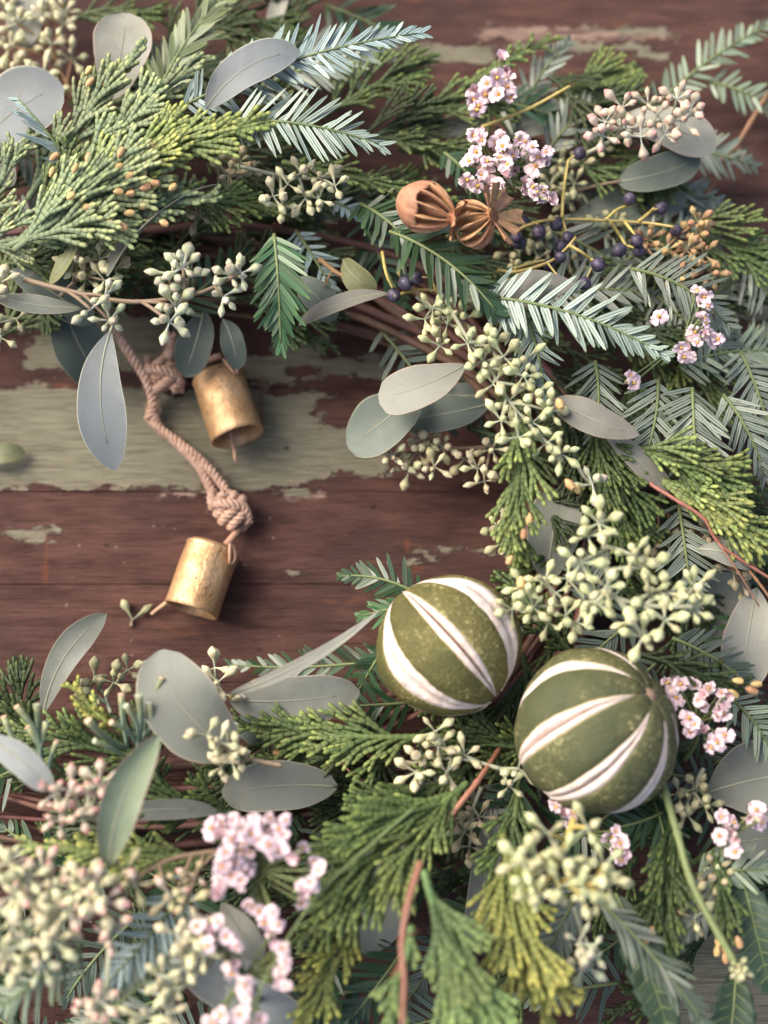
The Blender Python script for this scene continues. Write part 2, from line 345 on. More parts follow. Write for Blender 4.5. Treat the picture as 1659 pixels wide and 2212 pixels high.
# ------------------------------------------------------------------ cedar
def finger(mb, p, ang, L, r, curv, lift, sub=None):
    seg = 0.0018; n = max(3, int(L/seg)); pts, rad, at_, seam = [], [], [], []
    q = Vector(p); a = ang; outp = []
    for i in range(n):
        st = L/n; d = Vector((math.cos(a), math.sin(a), lift*(1-2*i/n)))
        tp = 1-0.42*(i/n)**2
        for f_, rr, sm in ((0.0, .88, 1.0), (0.30, .99, 0.1), (0.85, 1.05, 0.0)):
            pts.append(q+d*(st*f_)); rad.append(r*rr*tp); at_.append((i+f_)/n); seam.append(sm)
        q = q+d*st; a += curv/n; outp.append((q.copy(), a))
    pts.append(q+d*(st*.25)); rad.append(r*.22); at_.append(1.0); seam.append(0)
    b = len(mb.v); mb.tube(pts, rad, 6, 0.62, 0, at_, up=(0, 0, 1))
    for i, sm in enumerate(seam):
        for k in range(6): mb.seta('seam', b+i*6+k, sm)
    return outp
BRLEN = (7, 10, 13, 17, 22, 28)
def branchlet(cache={}, mat='green', li=2, var=0, rr=0.00076):
    key = (mat, li, var, rr)
    if key in cache: return cache[key]
    rg = random.Random(li*10+var+5); L = BRLEN[li]*0.001; mb = MB()
    out = finger(mb, (0, 0, 0), 0, L, rr, rg.uniform(-.34, .34), rg.uniform(-.06, .10)); side = rg.choice((1, -1))
    step = 2
    for i in range(1, len(out)-1, step):
        q, a = out[i]; rem = L*(1-(i+1)/len(out)); l = max(0.004, min(0.016, rem*rg.uniform(.62, .92)+0.0025))
        o2 = finger(mb, q, a+side*math.radians(rg.uniform(17, 26)), l, rr*.94, -side*rg.uniform(.12, .34), rg.uniform(-.14, .16))
        if l > 0.0070:
            q2, a2 = o2[len(o2)//3]; finger(mb, q2, a2+side*math.radians(rg.uniform(16, 24)), l*.55, rr*.9, -side*.15, rg.uniform(-.1, .15))
        side = -side
    me = mb.mesh('branchlet', [CED[mat]]); cache[key] = me; return me
CONE = m_plain('pollen_cone', (0.70, 0.45, 0.20), 0.6, 900, 0.4, 0.6, vary=0.25, hue=0.02)
def lathe(prof, n=10, attr=False, mb=None, mat=0):          # profile (x, r) about +X
    mb = mb or MB()
    b = mb.grid([[Vector((x, r*math.cos(2*PI*k/n), r*math.sin(2*PI*k/n))) for k in range(n)] for x, r in prof], mat, closed=True)
    if attr:
        for i, (x, r) in enumerate(prof):
            for k in range(n): mb.seta('len', b+i*n+k, x)
    return mb
def cone_mesh(c=[]):
    if not c:
        pr = []
        for i in range(6):
            x = i/6; e = math.sin(PI*min(1, max(.06, x*.92+.06)))**.55
            pr += [(x, .30*e*.86), (x+.10, .36*e*1.05), (x+.15, .33*e)]
        pr.append((1.0, .02)); mb = lathe(pr, 8); c.append(mb.mesh('pollen_cone', [CONE], True))
    return c[0]
def cedar(label, base, tip, z0, z1, w=110, mat='green', bend=0, arch=4, cones=0, sp=33.0, a0=28, a1=12, rr=0.00076, sides=(1, -1), roll=0, cone_t=(.5, 1.0), cpos=(), cz=0, group=None):
    path, u = spath(base, tip, z0, z1, bend, arch)
    o = path[0].copy(); path = [p-o for p in path]
    t = thing('cedar_spray', label, 'cedar spray', o, group)
    length = sum((path[i+1]-path[i]).length for i in range(len(path)-1))
    mb = MB(); ns = max(8, int(length/0.0022)); pts, rad, aa = [], [], []
    for i in range(ns):
        for f_, k in ((0, .85), (.3, 1.0), (.85, 1.1)):
            s = (i+f_)/ns; pts.append(at(path, s)[0]); rad.append(rr*k*(1.25-.45*s)); aa.append(s*.6)
    pts.append(path[-1]+(path[-1]-path[-2]).normalized()*.0005); rad.append(rr*.2); aa.append(1.0); mb.tube(pts, rad, 6, .7, 0, aa)
    part('stem', mb.mesh('stem', [CED[mat]]), t)
    n = max(4, int(length/u/sp)); ends = []
    for i in range(n+1):
        for sd in sides:
            s = (i + .5*(sd > 0) + rnd.uniform(-.2, .2))/(n+.8)
            if s < 0.02 or s > .97: continue
            p, T = at(path, s); S = Vector((0, 0, 1)).cross(T).normalized(); N = T.cross(S)
            q = Quaternion(T, math.radians(roll)); S = q @ S; N = q @ N
            al = math.radians((a0+(a1-a0)*s) + rnd.uniform(-8, 9))
            if rnd.random() < .07: continue
            d = T*math.cos(al)+S*(sd*math.sin(al))+N*rnd.uniform(-.16, .30)
            prof = (0.62+.38*math.sin(PI*min(1, s*1.25+.05)))*(1-.62*s*s)
            l = max(0.0055, w*.5*u/math.sin(math.radians(a0))*prof*rnd.uniform(.62, 1.15))
            li = min(range(6), key=lambda k: abs(BRLEN[k]*.001-l)); sc = max(.75, min(1.3, l/(BRLEN[li]*.001)))
            me = branchlet(mat=mat, li=li, var=rnd.randrange(3), rr=rr); fl = rnd.choice((1, -1))
            part('branchlet', me, t, frame(d, (N+S*rnd.uniform(-.3, .3)).normalized()*1.0, p, (sc, fl, 1)))
            ends.append((p+d*(l*1.0), d, s))
    ends.append((path[-1], (path[-1]-path[-2]).normalized(), 1.0))
    cand = [e for e in ends if cone_t[0] <= e[2] <= cone_t[1]] or ends
    rnd.shuffle(cand)
    for (x, y) in cpos:
        p = P(x, y, cz+rnd.uniform(-2, 2))-o; e = min(ends, key=lambda e: (e[0]-p).length); d = Vector((e[1].x+rnd.uniform(-.4, .4), e[1].y+rnd.uniform(-.4, .4), rnd.uniform(.1, .6))); l = rnd.uniform(.0027, .0036)
        part('pollen_cone', cone_mesh(), t, frame(d, Vector((0, 0, 1)), p, (l, l, l)))
    for k in range(cones):
        p, d, s = cand[k % len(cand)]; l = rnd.uniform(.0026, .0036)
        p = p + Vector((rnd.uniform(-1, 1), rnd.uniform(-1, 1), 1.2))*0.001*(1 if k < len(cand) else 2.2)
        part('pollen_cone', cone_mesh(), t, frame(d+Vector((0, 0, rnd.uniform(0, .5))), Vector((0, 0, 1)), p, (l, l, l)))
    return t
# ------------------------------------------------------------------ eucalyptus leaves
def leaf(label, base, tip, w, z0, z1, mat='grey', bend=0, arch=3, cup=.12, roll=0, shape=(.75, .5), twist=0, rib=1, pet=0, wave=0.07, name='eucalyptus_leaf', rm=None):
    n = 18; path, u = spath(base, tip, z0, z1, bend, arch, n)
    o = path[0].copy(); path = [p-o for p in path]
    t = thing(name, label, 'leaf', o)
    A, B = shape; mx = (A/(A+B))**A*(B/(A+B))**B
    W = w*u/2/max(.25, math.cos(math.radians(abs(roll)*(1 if not twist else .6)))); js = [-1, -.97, -.8, -.5, -.2, 0, .2, .5, .8, .97, 1]
    ph = rnd.uniform(0, 6); top, bot, mid = [], [], []; twist = twist or rnd.uniform(-22, 22); cup = cup*rnd.uniform(.6, 1.9)
    for i in range(n):
        s = i/(n-1); T = (path[min(i+1, n-1)]-path[max(i-1, 0)]).normalized()
        S = Vector((0, 0, 1)).cross(T).normalized(); N = T.cross(S)
        q = Quaternion(T, math.radians(roll+twist*(s-.3))); S = q @ S; N = q @ N
        se = min(.9985, max(.004, s)); hw = W*(se**A*(1-se)**B/mx)
        rt, rb = [], []
        for j in js:
            wv = wave*hw*math.sin(s*7+ph+j*1.3)*abs(j)
            nk = 1-.10*max(0, noise.noise(Vector((s*9, ph*3+(j > 0)*7, 1)))-.25)*(abs(j) > .9)
            p = path[i]+S*(hw*j*nk*(1+.03*math.sin(s*11+ph*j)))+N*(cup*hw*j*j+wv)
            rt.append(p); rb.append(p-N*0.00028)
        top.append(rt); bot.append(list(reversed(rb))); mid.append(path[i]+N*0.00005)
    mb = MB(); b = mb.grid(top); b2 = mb.grid(bot); nc = len(js)
    for i in range(n):
        for k, j in enumerate(js):
            for bb, kk in ((b, k), (b2, nc-1-k)): mb.seta('cross', bb+i*nc+kk, j); mb.seta('len', bb+i*nc+kk, i/(n-1))
    for i in range(n-1):
        mb.f += [(b+i*nc, b+(i+1)*nc, b2+(i+1)*nc+nc-1, b2+i*nc+nc-1), (b+(i+1)*nc+nc-1, b+i*nc+nc-1, b2+i*nc, b2+(i+1)*nc)]; mb.m += [0, 0]
    part('blade', mb.mesh('blade', [LEAF[mat]]), t)
    if rib:
        mb = MB(); k = int(n*.88); mb.tube(mid[:k], [max(.00006, .00030*rib*(1-i/k)+.00008) for i in range(k)], 6, .5)
        part('midrib', mb.mesh('midrib', [rm or RIB]), t)
    if pet:
        T = (path[0]-path[1]).normalized(); pp = [path[0]-T*.001]+[path[0]+T*(pet*.001*f)+Vector((0, 0, -.25*pet*.001*f*f)) for f in (.3, .6, 1.0)]
        mb = MB(); mb.tube(smooth_path(pp, 8), .0005, 6); part('petiole', mb.mesh('petiole', [STEM['pale'] if pet < 9 else STEM['dusty']]), t)
    return t
# ------------------------------------------------------------------ seeded eucalyptus
def seed_mesh(cache={}, mat='cream', var=0):
    if (mat, var) in cache: return cache[(mat, var)]
    f = (1.0, .86, 1.1)[var]
    pr = [(0, .030), (.20, .036), (.36, .062), (.46, .095*f), (.58, .150*f), (.70, .186*f), (.79, .180*f), (.81, .163*f), (.89, .115*f), (.96, .06), (1.0, .012)]
    mb = lathe(pr, 9, True); me = mb.mesh('seed', [SEED[mat]]); cache[(mat, var)] = me; return me
def seeds(label, stem_pts, clusters, z, mat='cream', size=44, n=7, stem='pale', sr=.00055, zs=None, jit=3, lean=.35, alt=None, cat='seeded eucalyptus', group=None):
    """stem_pts: picture points of the stem; clusters: picture points of the umbels"""
    zs = z-3 if zs is None else zs
    raw = [P(x, y, zs if len(q) == 0 else q[0]) for (x, y, *q) in stem_pts]; o = raw[0].copy()
    path = [p-o for p in smooth_path(raw, max(12, 6*len(raw)))]
    t = thing('seeded_eucalyptus_sprig', label, cat, o, group)
    mb = MB(); L = len(path); mb.tube(path, [sr*(1.25-.6*i/L) for i in range(L)], 6); part('stem', mb.mesh('stem', [STEM[stem]]), t)
    for c in clusters:
        cz = z + rnd.uniform(-jit, jit); c3 = P(c[0], c[1], cz)-o; u = unit(c[0], c[1], cz); nn = c[2] if len(c) > 2 else n
        k = min(range(L), key=lambda i: (path[i]-c3).length + .15*(i/L)*.01); k = max(0, k-rnd.randrange(1, 5)); p0 = path[k]
        d = c3-p0; md = p0.lerp(c3, .5)+Vector((0, 0, .12*d.length))
        pts = smooth_path([p0, md, c3], 7) if d.length > .0008 else [c3-Vector((0, 0, .001)), c3]
        mb = MB(); mb.tube(pts, [sr*.85 - sr*.2*i/len(pts) for i in range(len(pts))], 6)
        cl = part('seed_cluster', mb.mesh('seed_cluster', [STEM[stem]]), t)
        axis = (Vector((0, 0, 1)) + d.normalized()*lean*(1 if d.length > 1e-4 else 0)+Vector((rnd.uniform(-.3, .3), rnd.uniform(-.3, .3), 0))).normalized()
        X = axis.orthogonal().normalized(); Y = axis.cross(X); ph = rnd.uniform(0, 6)
        nn = nn-2 if nn > 6 else nn
        for i in range(nn):
            if i == 0 and nn > 4: th = rnd.uniform(.1, .6)
            else: th = rnd.uniform(1.1, 1.62) if i % 4 else rnd.uniform(.7, 1.0)
            if nn == 2: th = 1.5
            a = ph + 2*PI*i/max(1, nn-1)+rnd.uniform(-.25, .25)
            if nn == 2: axis, X, Y, a = Vector((0, 0, 1)), Vector((1, 0, 0)), Vector((0, 1, 0)), (2.05, .65)[i]
            dd = axis*math.cos(th)+(X*math.cos(a)+Y*math.sin(a))*math.sin(th)
            l = size*1.14*u*rnd.uniform(.66, 1.14); wd = rnd.uniform(.85, 1.15)
            mm = alt if alt and rnd.random() < .35 else mat
            part('seed', seed_mesh(mat=mm, var=rnd.randrange(3)), cl, frame(dd, Vector((0, 0, 1)), c3, (l, l*wd, l*wd)))
    return t
# ------------------------------------------------------------------ pink papery flowers
def m_petal():
    t = NT('pink_petal'); ln = t.attr('len'); nz = t.noise(t.obj(), 900.0, 3.0)
    c = t.mix(t.ramp(ln, 0.05, 0.95), (0.60, 0.35, 0.36), (0.80, 0.62, 0.65)); c = t.mix(t.ramp(nz, 0.5, 0.72, 0.0, 0.55), c, (0.74, 0.42, 0.46))
    return t.set(Base_Color=t.vary(c, 0.86, 1.08, 0.012), Roughness=0.65, Subsurface_Weight=0.12, Subsurface_Radius=(.002, .001, .001), Subsurface_Scale=0.5)
PETAL = m_petal(); CALYX = m_plain('calyx', (0.42, 0.38, 0.25), .6, 600); YOLK = m_plain('flower_centre', (0.75, 0.48, 0.07), .6, 500)
def floret_mesh(cache={}, var=0):
    if var in cache: return cache[var]
    rg = random.Random(40+var); mb = MB(); op = (1.0, .7, 1.2, .4, .9, .55, .25)[var]; ss = (0.05, .35, .68, .9, 1.0)
    for k in range(5 if var != 4 else 6):
        a0 = 2*PI*k/(5 if var != 4 else 6)+rg.uniform(-.25, .25); wv = rg.uniform(0, 6); ln = rg.uniform(.72, 1.18); el = math.radians(max(8, min(86, 78-52*op+rg.uniform(-16, 16)))); tw = rg.uniform(-.5, .5); rows = []
        for i, q in enumerate(ss):
            row = []
            for j in range(5):
                x = (j-2)/2; hw = .50*q**.55*(.80 if q == 1.0 else 1)*(1.05 if q == .9 else 1); e2 = el-.5*q*q*(op > .5)
                r = q*ln*(1-.16*x*x*(q > .6)-.14*(abs(x) < .1 and q == 1.0)); w = hw*x
                h = .20*x*x*q+.13*math.sin(x*5+wv)*q*q+.09*math.sin(x*11+wv*2)*q+tw*x*.25*q
                d = Vector((math.cos(a0), math.sin(a0), 0)); sd = Vector((-math.sin(a0), math.cos(a0), 0)); up = Vector((0, 0, 1))
                row.append(d*(r*math.cos(e2)-h*math.sin(e2)+.06)+up*(r*math.sin(e2)+h*math.cos(e2))+sd*w)
            rows.append(row)
        for off, rev in ((0, False), (-.025, True)):
            b = mb.grid([[p+Vector((0, 0, off)) for p in (reversed(r) if rev else r)] for r in rows])
            for i, q in enumerate(ss):
                for j in range(5): mb.seta('len', b+i*5+j, q)
    mb.grid([[Vector((r*math.cos(a), r*math.sin(a), z)) for a in [2*PI*q/8 for q in range(8)]] for z, r in ((.10, .26), (-.3, .22), (-.8, .12), (-1.1, .05))], 1, True)
    me = mb.mesh('floret', [PETAL, CALYX]); cache[var] = me; return me
def yolk_mesh(c=[]):
    if not c:
        mb = MB(); rows = [[Vector((r*math.cos(a), r*math.sin(a), z)) for a in [2*PI*q/7 for q in range(7)]] for z, r in ((0, .13), (.16, .17), (.36, .14), (.46, .03))]
        mb.grid(rows, 0, True); c.append(mb.mesh('floret_centre', [YOLK]))
    return c[0]
def flowers(label, root, florets, z, r=22, zr=None, tilt=.7, jit=4, toward=(0, 0)):
    zr = z-22 if zr is None else zr; o = P(root[0], root[1], max(2, zr))
    t = thing('pink_flower_sprig', label, 'flower', o)
    cx = sum(f[0] for f in florets)/len(florets); cy = sum(f[1] for f in florets)/len(florets)
    hub = P(cx*.75+root[0]*.25, cy*.75+root[1]*.25, z-8)-o
    main = smooth_path([Vector((0, 0, 0)), hub*.5+Vector((.001, 0, .002)), hub], 12); mb = MB(); mb.tube(main, [.0008-.00003*i for i in range(12)], 6)
    tips = []
    florets = list(florets) + [(x+rnd.uniform(-17, 17), y+rnd.uniform(-17, 17), -3) for (x, y) in florets if rnd.random() < .85]
    for (x, y, *dz) in florets:
        zz = z+(dz[0] if dz else 0)+rnd.uniform(-jit, jit); p = P(x, y, zz)-o; u = unit(x, y, zz); tips.append((p, u))
        k = min(range(12), key=lambda i: (main[i]-p).length+.002*(11-i)/11)
        md = main[k].lerp(p, .6)+Vector((0, 0, -.001)); mb.tube(smooth_path([main[k], md, p-Vector((0, 0, .0012))], 6), .0003, 5)
    part('stem', mb.mesh('stem', [STEM['green']]), t)
    for p, u in tips:
        n = Vector((rnd.uniform(-1, 1)*tilt+toward[0], rnd.uniform(-1, 1)*tilt-.15+toward[1], 1)).normalized()
        s = .97*r*u*rnd.uniform(.74, 1.14); x = Vector((math.cos(rnd.uniform(0, 6)), math.sin(rnd.uniform(0, 6)), 0)); x = (x-n*x.dot(n)).normalized()
        f = part('floret', floret_mesh(var=(fv := rnd.choice((0, 0, 1, 2, 2, 3, 4, 4, 5, 6)))), t, frame(x, n, p, (s*rnd.uniform(.85, 1.15), s, s*rnd.uniform(.9, 1.2))))
        if fv not in (3, 6): part('floret_centre', yolk_mesh(), f)
    return t
# ================================================================== the hanging bells and cord
JUTE = None
def m_jute():
    t = NT('jute'); n1 = t.noise(t.obj(), 500.0, 4.0); n2 = t.noise(t.obj(), 2500.0, 2.0)
    c = t.mix(t.ramp(n1, .3, .7), (0.66, 0.45, 0.34), (0.46, 0.285, 0.20)); c = t.mix(t.ramp(n2, .55, .75, 0, .5), c, (0.62, 0.42, 0.32))
    t.bump(n2, .8, .0004); return t.set(Base_Color=c, Roughness=.85, Specular_IOR_Level=.15)
JUTE = m_jute()
def strands(pts, R, pitch, name, parent, turns0=0, fuzz=75, n=None):
    n = n or max(40, int(sum((pts[i+1]-pts[i]).length for i in range(len(pts)-1))/.00035)); path = smooth_path(pts, n)
    ref = Vector((0, 0, 1)); fr = []; acc = 0
    for i in range(n):
        T = (path[min(i+1, n-1)]-path[max(i-1, 0)]).normalized(); S = ref.cross(T)
        S = S.normalized() if S.length > 1e-5 else T.orthogonal().normalized(); N = T.cross(S); ref = N; acc += (path[i]-path[i-1]).length if i else 0
        fr.append((path[i], S, N, acc))
    for k in range(3):
        mb = MB(); pp = [p+S*(R*.60*math.cos(2*PI*(s/pitch+k/3)))+N*(R*.60*math.sin(2*PI*(s/pitch+k/3))) for p, S, N, s in fr]
        mb.tube(pp, [R*.455*(1+.06*math.sin(i*1.7+k)) for i in range(n)], 8)
        for q in range(fuzz//3):
            i = rnd.randrange(2, n-2); p = pp[i]; d = Vector((rnd.gauss(0, 1), rnd.gauss(0, 1), rnd.gauss(0, .7))).normalized()
            mb.tube([p, p+d*R*rnd.uniform(.6, 1.0), p+d*R*1.3+Vector((rnd.gauss(0, .4), rnd.gauss(0, .4), 0))*R], R*.05, 3)
        part(name, mb.mesh(name, [JUTE]), parent)
cord = thing('jute_cord', 'twisted brown jute cord with two thick knots running to the gold bells', 'cord', P(250, 700, 14))
o = Vector(cord.location)
def C(x, y, z): return P(x, y, z)-o
strands([C(225, 660, 20), C(262, 735, 16), C(312, 812, 10), C(331, 868, 6), C(322, 905, 4)], .00165, .0052, 'strand', cord)
strands([C(372, 718, 16), C(366, 760, 11), C(352, 800, 7)], .0016, .0052, 'strand', cord)
strands([C(335, 860, 4), C(326, 905, 3), C(375, 950, 2.6), C(428, 1005, 2.6), C(458, 1060, 3.0), C(486, 1092, 4)], .00150, .0050, 'strand', cord)
strands([C(330, 850, 6), C(338, 915, 3.6), C(390, 958, 3.0), C(440, 1000, 3.4), C(482, 1050, 4), C(505, 1090, 5)], .00150, .0050, 'strand', cord)
strands([C(385, 800, 6), C(418, 790, 8), C(455, 775, 11), C(478, 768, 12)], .0010, .005, 'strand', cord)
def knot(a, b, rad, turns, ph, R=.00150):
    A_, B_ = C(*a), C(*b); X = (B_-A_).normalized(); M = frame(X, Vector((0, 0, 1)), A_); L = (B_-A_).length; n = int(turns*12); kp = []
    for i in range(n+1):
        f = i/n; q = ph+2*PI*turns*f; r = rad*(.80+.28*math.sin(PI*f)+.10*math.sin(q*.5+ph))
        kp.append(M @ Vector((L*(f+.10*math.sin(q)), r*math.cos(q), r*.85*math.sin(q))))
    strands(kp, R, .0048, 'knot', cord, fuzz=110, n=int(70*turns))
    c = [M @ Vector((L*f, rad*y*1.05, rad*z*1.12)) for f, y, z in ((-.25, -.3, .1), (.1, -.75, .65), (.45, .05, 1.12), (.8, .75, .62), (1.2, .35, 0))]
    strands(c, R, .0048, 'knot', cord, fuzz=40)
knot((338, 782, 7.5), (372, 840, 6.5), .0042, 3.2, .4)
knot((476, 1072, 6), (520, 1126, 6), .0040, 3.6, 1.1)
strands([C(505, 1090, 8), C(528, 1098, 7), C(536, 1122, 5), C(522, 1140, 4), C(505, 1128, 4.5)], .0013, .006, 'knot', cord)
def m_brass():
    t = NT('aged_brass'); v = t.obj(); n1 = t.noise(v, 130.0, 5.0); n2 = t.noise(v, 900.0, 3.0); n3 = t.noise(v, 45.0, 3.0)
    c = t.mix(t.ramp(n1, .35, .7), (0.66, 0.43, 0.235), (0.46, 0.275, 0.13)); c = t.mix(t.ramp(n3, .56, .72, 0, .45), c, (0.42, 0.25, 0.12)); c = t.mix(t.ramp(n2, .62, .70, 0, .75), c, (.14, .08, .04))
    t.bump(t.math('ADD', n1, t.math('MULTIPLY', n2, .45)), .7, .0009)
    return t.set(Base_Color=c, Metallic=.7, Roughness=t.ramp(n1, .3, .7, .5, .68))
BRASS = m_brass(); STICK = m_plain('clapper_wood', (0.50, 0.30, 0.19), .7, 300, .5, .6)
def bell(label, top, bot, z0, z1, r_px, clap_in, clap_out, loop_a, seam_a, ztilt):
    A, B = P(*top, z0), P(*bot, z1); u = unit(*top, z0); R = r_px*u; H = (B-A).length; X = (B-A).normalized()
    t = thing('brass_bell', label, 'bell', A); M = frame(X, Vector((0, 0, 1)), Vector((0, 0, 0)))
    n = 40; prof = [(.02*H, .02*R), (-.01*H, .5*R), (.0, .86*R), (.035*H, .98*R), (.06*H, 1.02*R), (.085*H, .985*R), (.11*H, .99*R), (.4*H, 1.0*R), (.7*H, 1.0*R), (.93*H, 1.01*R), (1.0*H, 1.02*R), (1.0*H, .955*R), (.8*H, .945*R), (.4*H, .94*R), (.10*H, .93*R), (.07*H, .5*R), (.07*H, .02*R)]
    mb = MB(); rows = []
    for x, r in prof:
        row = []
        for k in range(n):
            a = 2*PI*k/n; w = 1+.04*noise.noise(Vector((x*160, math.cos(a)*1.4, math.sin(a)*1.4)))+.02*math.cos(2*a+1)
            row.append(Vector((x+.0006*noise.noise(Vector((a, r*90, 3)))*(x > .9*H), r*w*math.cos(a), r*w*math.sin(a))))
        rows.append(row)
    mb.grid(rows, 0, True); body = part('bell_body', mb.mesh('bell_body', [BRASS]), t, M)
    # raised folded seam down the side, with ragged edges
    mb = MB(); rows = []
    for i in range(22):
        x = H*(.06+.93*i/21); a = seam_a+.018*math.sin(i*1.9)+.03*math.sin(i*.4)
        rows.append([Vector((x, R*q*math.cos(a+d), R*q*math.sin(a+d))) for d, q in ((-.30-.05*math.sin(i*2.1), 1.0), (-.18, 1.012), (.0, 1.032+.006*math.sin(i*3)), (.02+.018*math.sin(i*4.7), 1.03), (.022+.018*math.sin(i*4.7), .97))])
    mb.grid(rows); part('seam', mb.mesh('seam', [BRASS]), body)
    # wire loop through the side of the cap
    c = Vector((H*.10, R*1.02*math.cos(loop_a), R*1.02*math.sin(loop_a))); e = Vector((0, math.cos(loop_a), math.sin(loop_a)))
    g = Vector((1, 0, 0)); mb = MB(); s3 = e.cross(g)
    mb.tube([c+g*(.0026*math.cos(q))+s3*(.0012*math.cos(q))+e*(.0012*abs(math.sin(q)))+s3*(.0012*math.sin(q)) for q in [2*PI*i/18 for i in range(19)]], .0005, 6)
    part('wire_loop', mb.mesh('wire_loop', [STICK]), body)
    p1, p2 = P(*clap_in[:2], clap_in[2])-A, P(*clap_out[:2], clap_out[2])-A
    mb = MB(); mb.tube([p1.lerp(p2, i/6)+Vector((.0001*math.sin(i*2), 0, 0)) for i in range(7)], [.00075*(1-.04*i) for i in range(7)], 8, .8)
    part('clapper', mb.mesh('clapper', [STICK]), t)
    return t, X, R, H, A
bell('upper gold bell lying on the green painted plank with its dark mouth showing', (468, 806), (513, 944), 9.0, 10.8, 56, (497, 925, 9.5), (510, 997, 8.6), 1.0, 2.35, .1)
b2 = bell('lower gold bell with a cracked seam down its front, lying below the cord knot', (462, 1178), (413, 1318), 8.6, 9.6, 58, (398, 1270, 6), (327, 1327, 3.0), .7, 1.45, .1)
A2 = b2[4]; mb = MB(); mb.tube([P(528, 1128, 4)-A2, P(510, 1150, 6)-A2, P(488, 1176, 8)-A2], [.0009, .0010, .0010], 8, .7)
part('hanger', mb.mesh('hanger', [STICK]), b2[0])
# ================================================================== dried slit limes
def m_peel(lo, hi, nm):
    t = NT(nm); v = t.obj(); n1 = t.noise(v, 260.0, 5.0, .7); n2 = t.noise(v, 60.0, 3.0); n3 = t.noise(v, 1100.0, 2.0); n4 = t.noise(v, 820.0, 4.0, .75)
    c = t.mix(t.ramp(n2, .35, .68), lo, hi)
    c = t.mix(t.ramp(n3, .45, .7, 0, .4), c, (.055, .062, .022))
    sp = t.math('MULTIPLY', t.ramp(n4, .55, .64), t.ramp(n2, .36, .60)); c = t.mix(t.math('MULTIPLY', sp, .75), c, (0.52, 0.47, 0.22))
    ed = t.math('ABSOLUTE', t.attr('cross')); c = t.mix(t.ramp(ed, .90, .98), c, (0.36, 0.29, 0.12))
    bro = t.math('MULTIPLY', t.ramp(n1, .62, .72), t.ramp(n2, .3, .45)); c = t.mix(t.math('MULTIPLY', bro, .4), c, (.20, .12, .05))
    vor = t.n('ShaderNodeTexVoronoi', {0: v, 2: 1500.0}); t.bump(t.math('ADD', vor, t.math('MULTIPLY', n1, .6)), .6, .0005)
    return t.set(Base_Color=c, Roughness=.66, Specular_IOR_Level=.25)
def m_pith():
    t = NT('lime_pith'); v = t.obj(); n1 = t.noise(v, 300.0, 5.0, .65); n2 = t.noise(v, 80.0, 3.0); d = t.attr('slit')
    c = t.mix(t.ramp(n1, .35, .75), (0.74, 0.635, 0.57), (0.60, 0.46, 0.38)); c = t.mix(t.ramp(n2, .5, .7, 0, .5), c, (.74, .64, .63))
    c = t.mix(t.ramp(t.attr('cross'), .80, 1.0, 0, .7), c, (.55, .42, .22))
    c = t.mix(t.ramp(d, .42, .62), c, (.10, .04, .02)); t.bump(n1, .9, .0009)
    return t.set(Base_Color=c, Roughness=.75, Specular_IOR_Level=.25, Subsurface_Weight=.1, Subsurface_Radius=(.003, .002, .0015), Subsurface_Scale=.4)
PEELS = [m_peel((0.088, 0.084, 0.027), (0.160, 0.138, 0.044), 'lime_peel_olive'), m_peel((0.072, 0.080, 0.038), (0.120, 0.116, 0.050), 'lime_peel_dusty')]; PITH = m_pith()
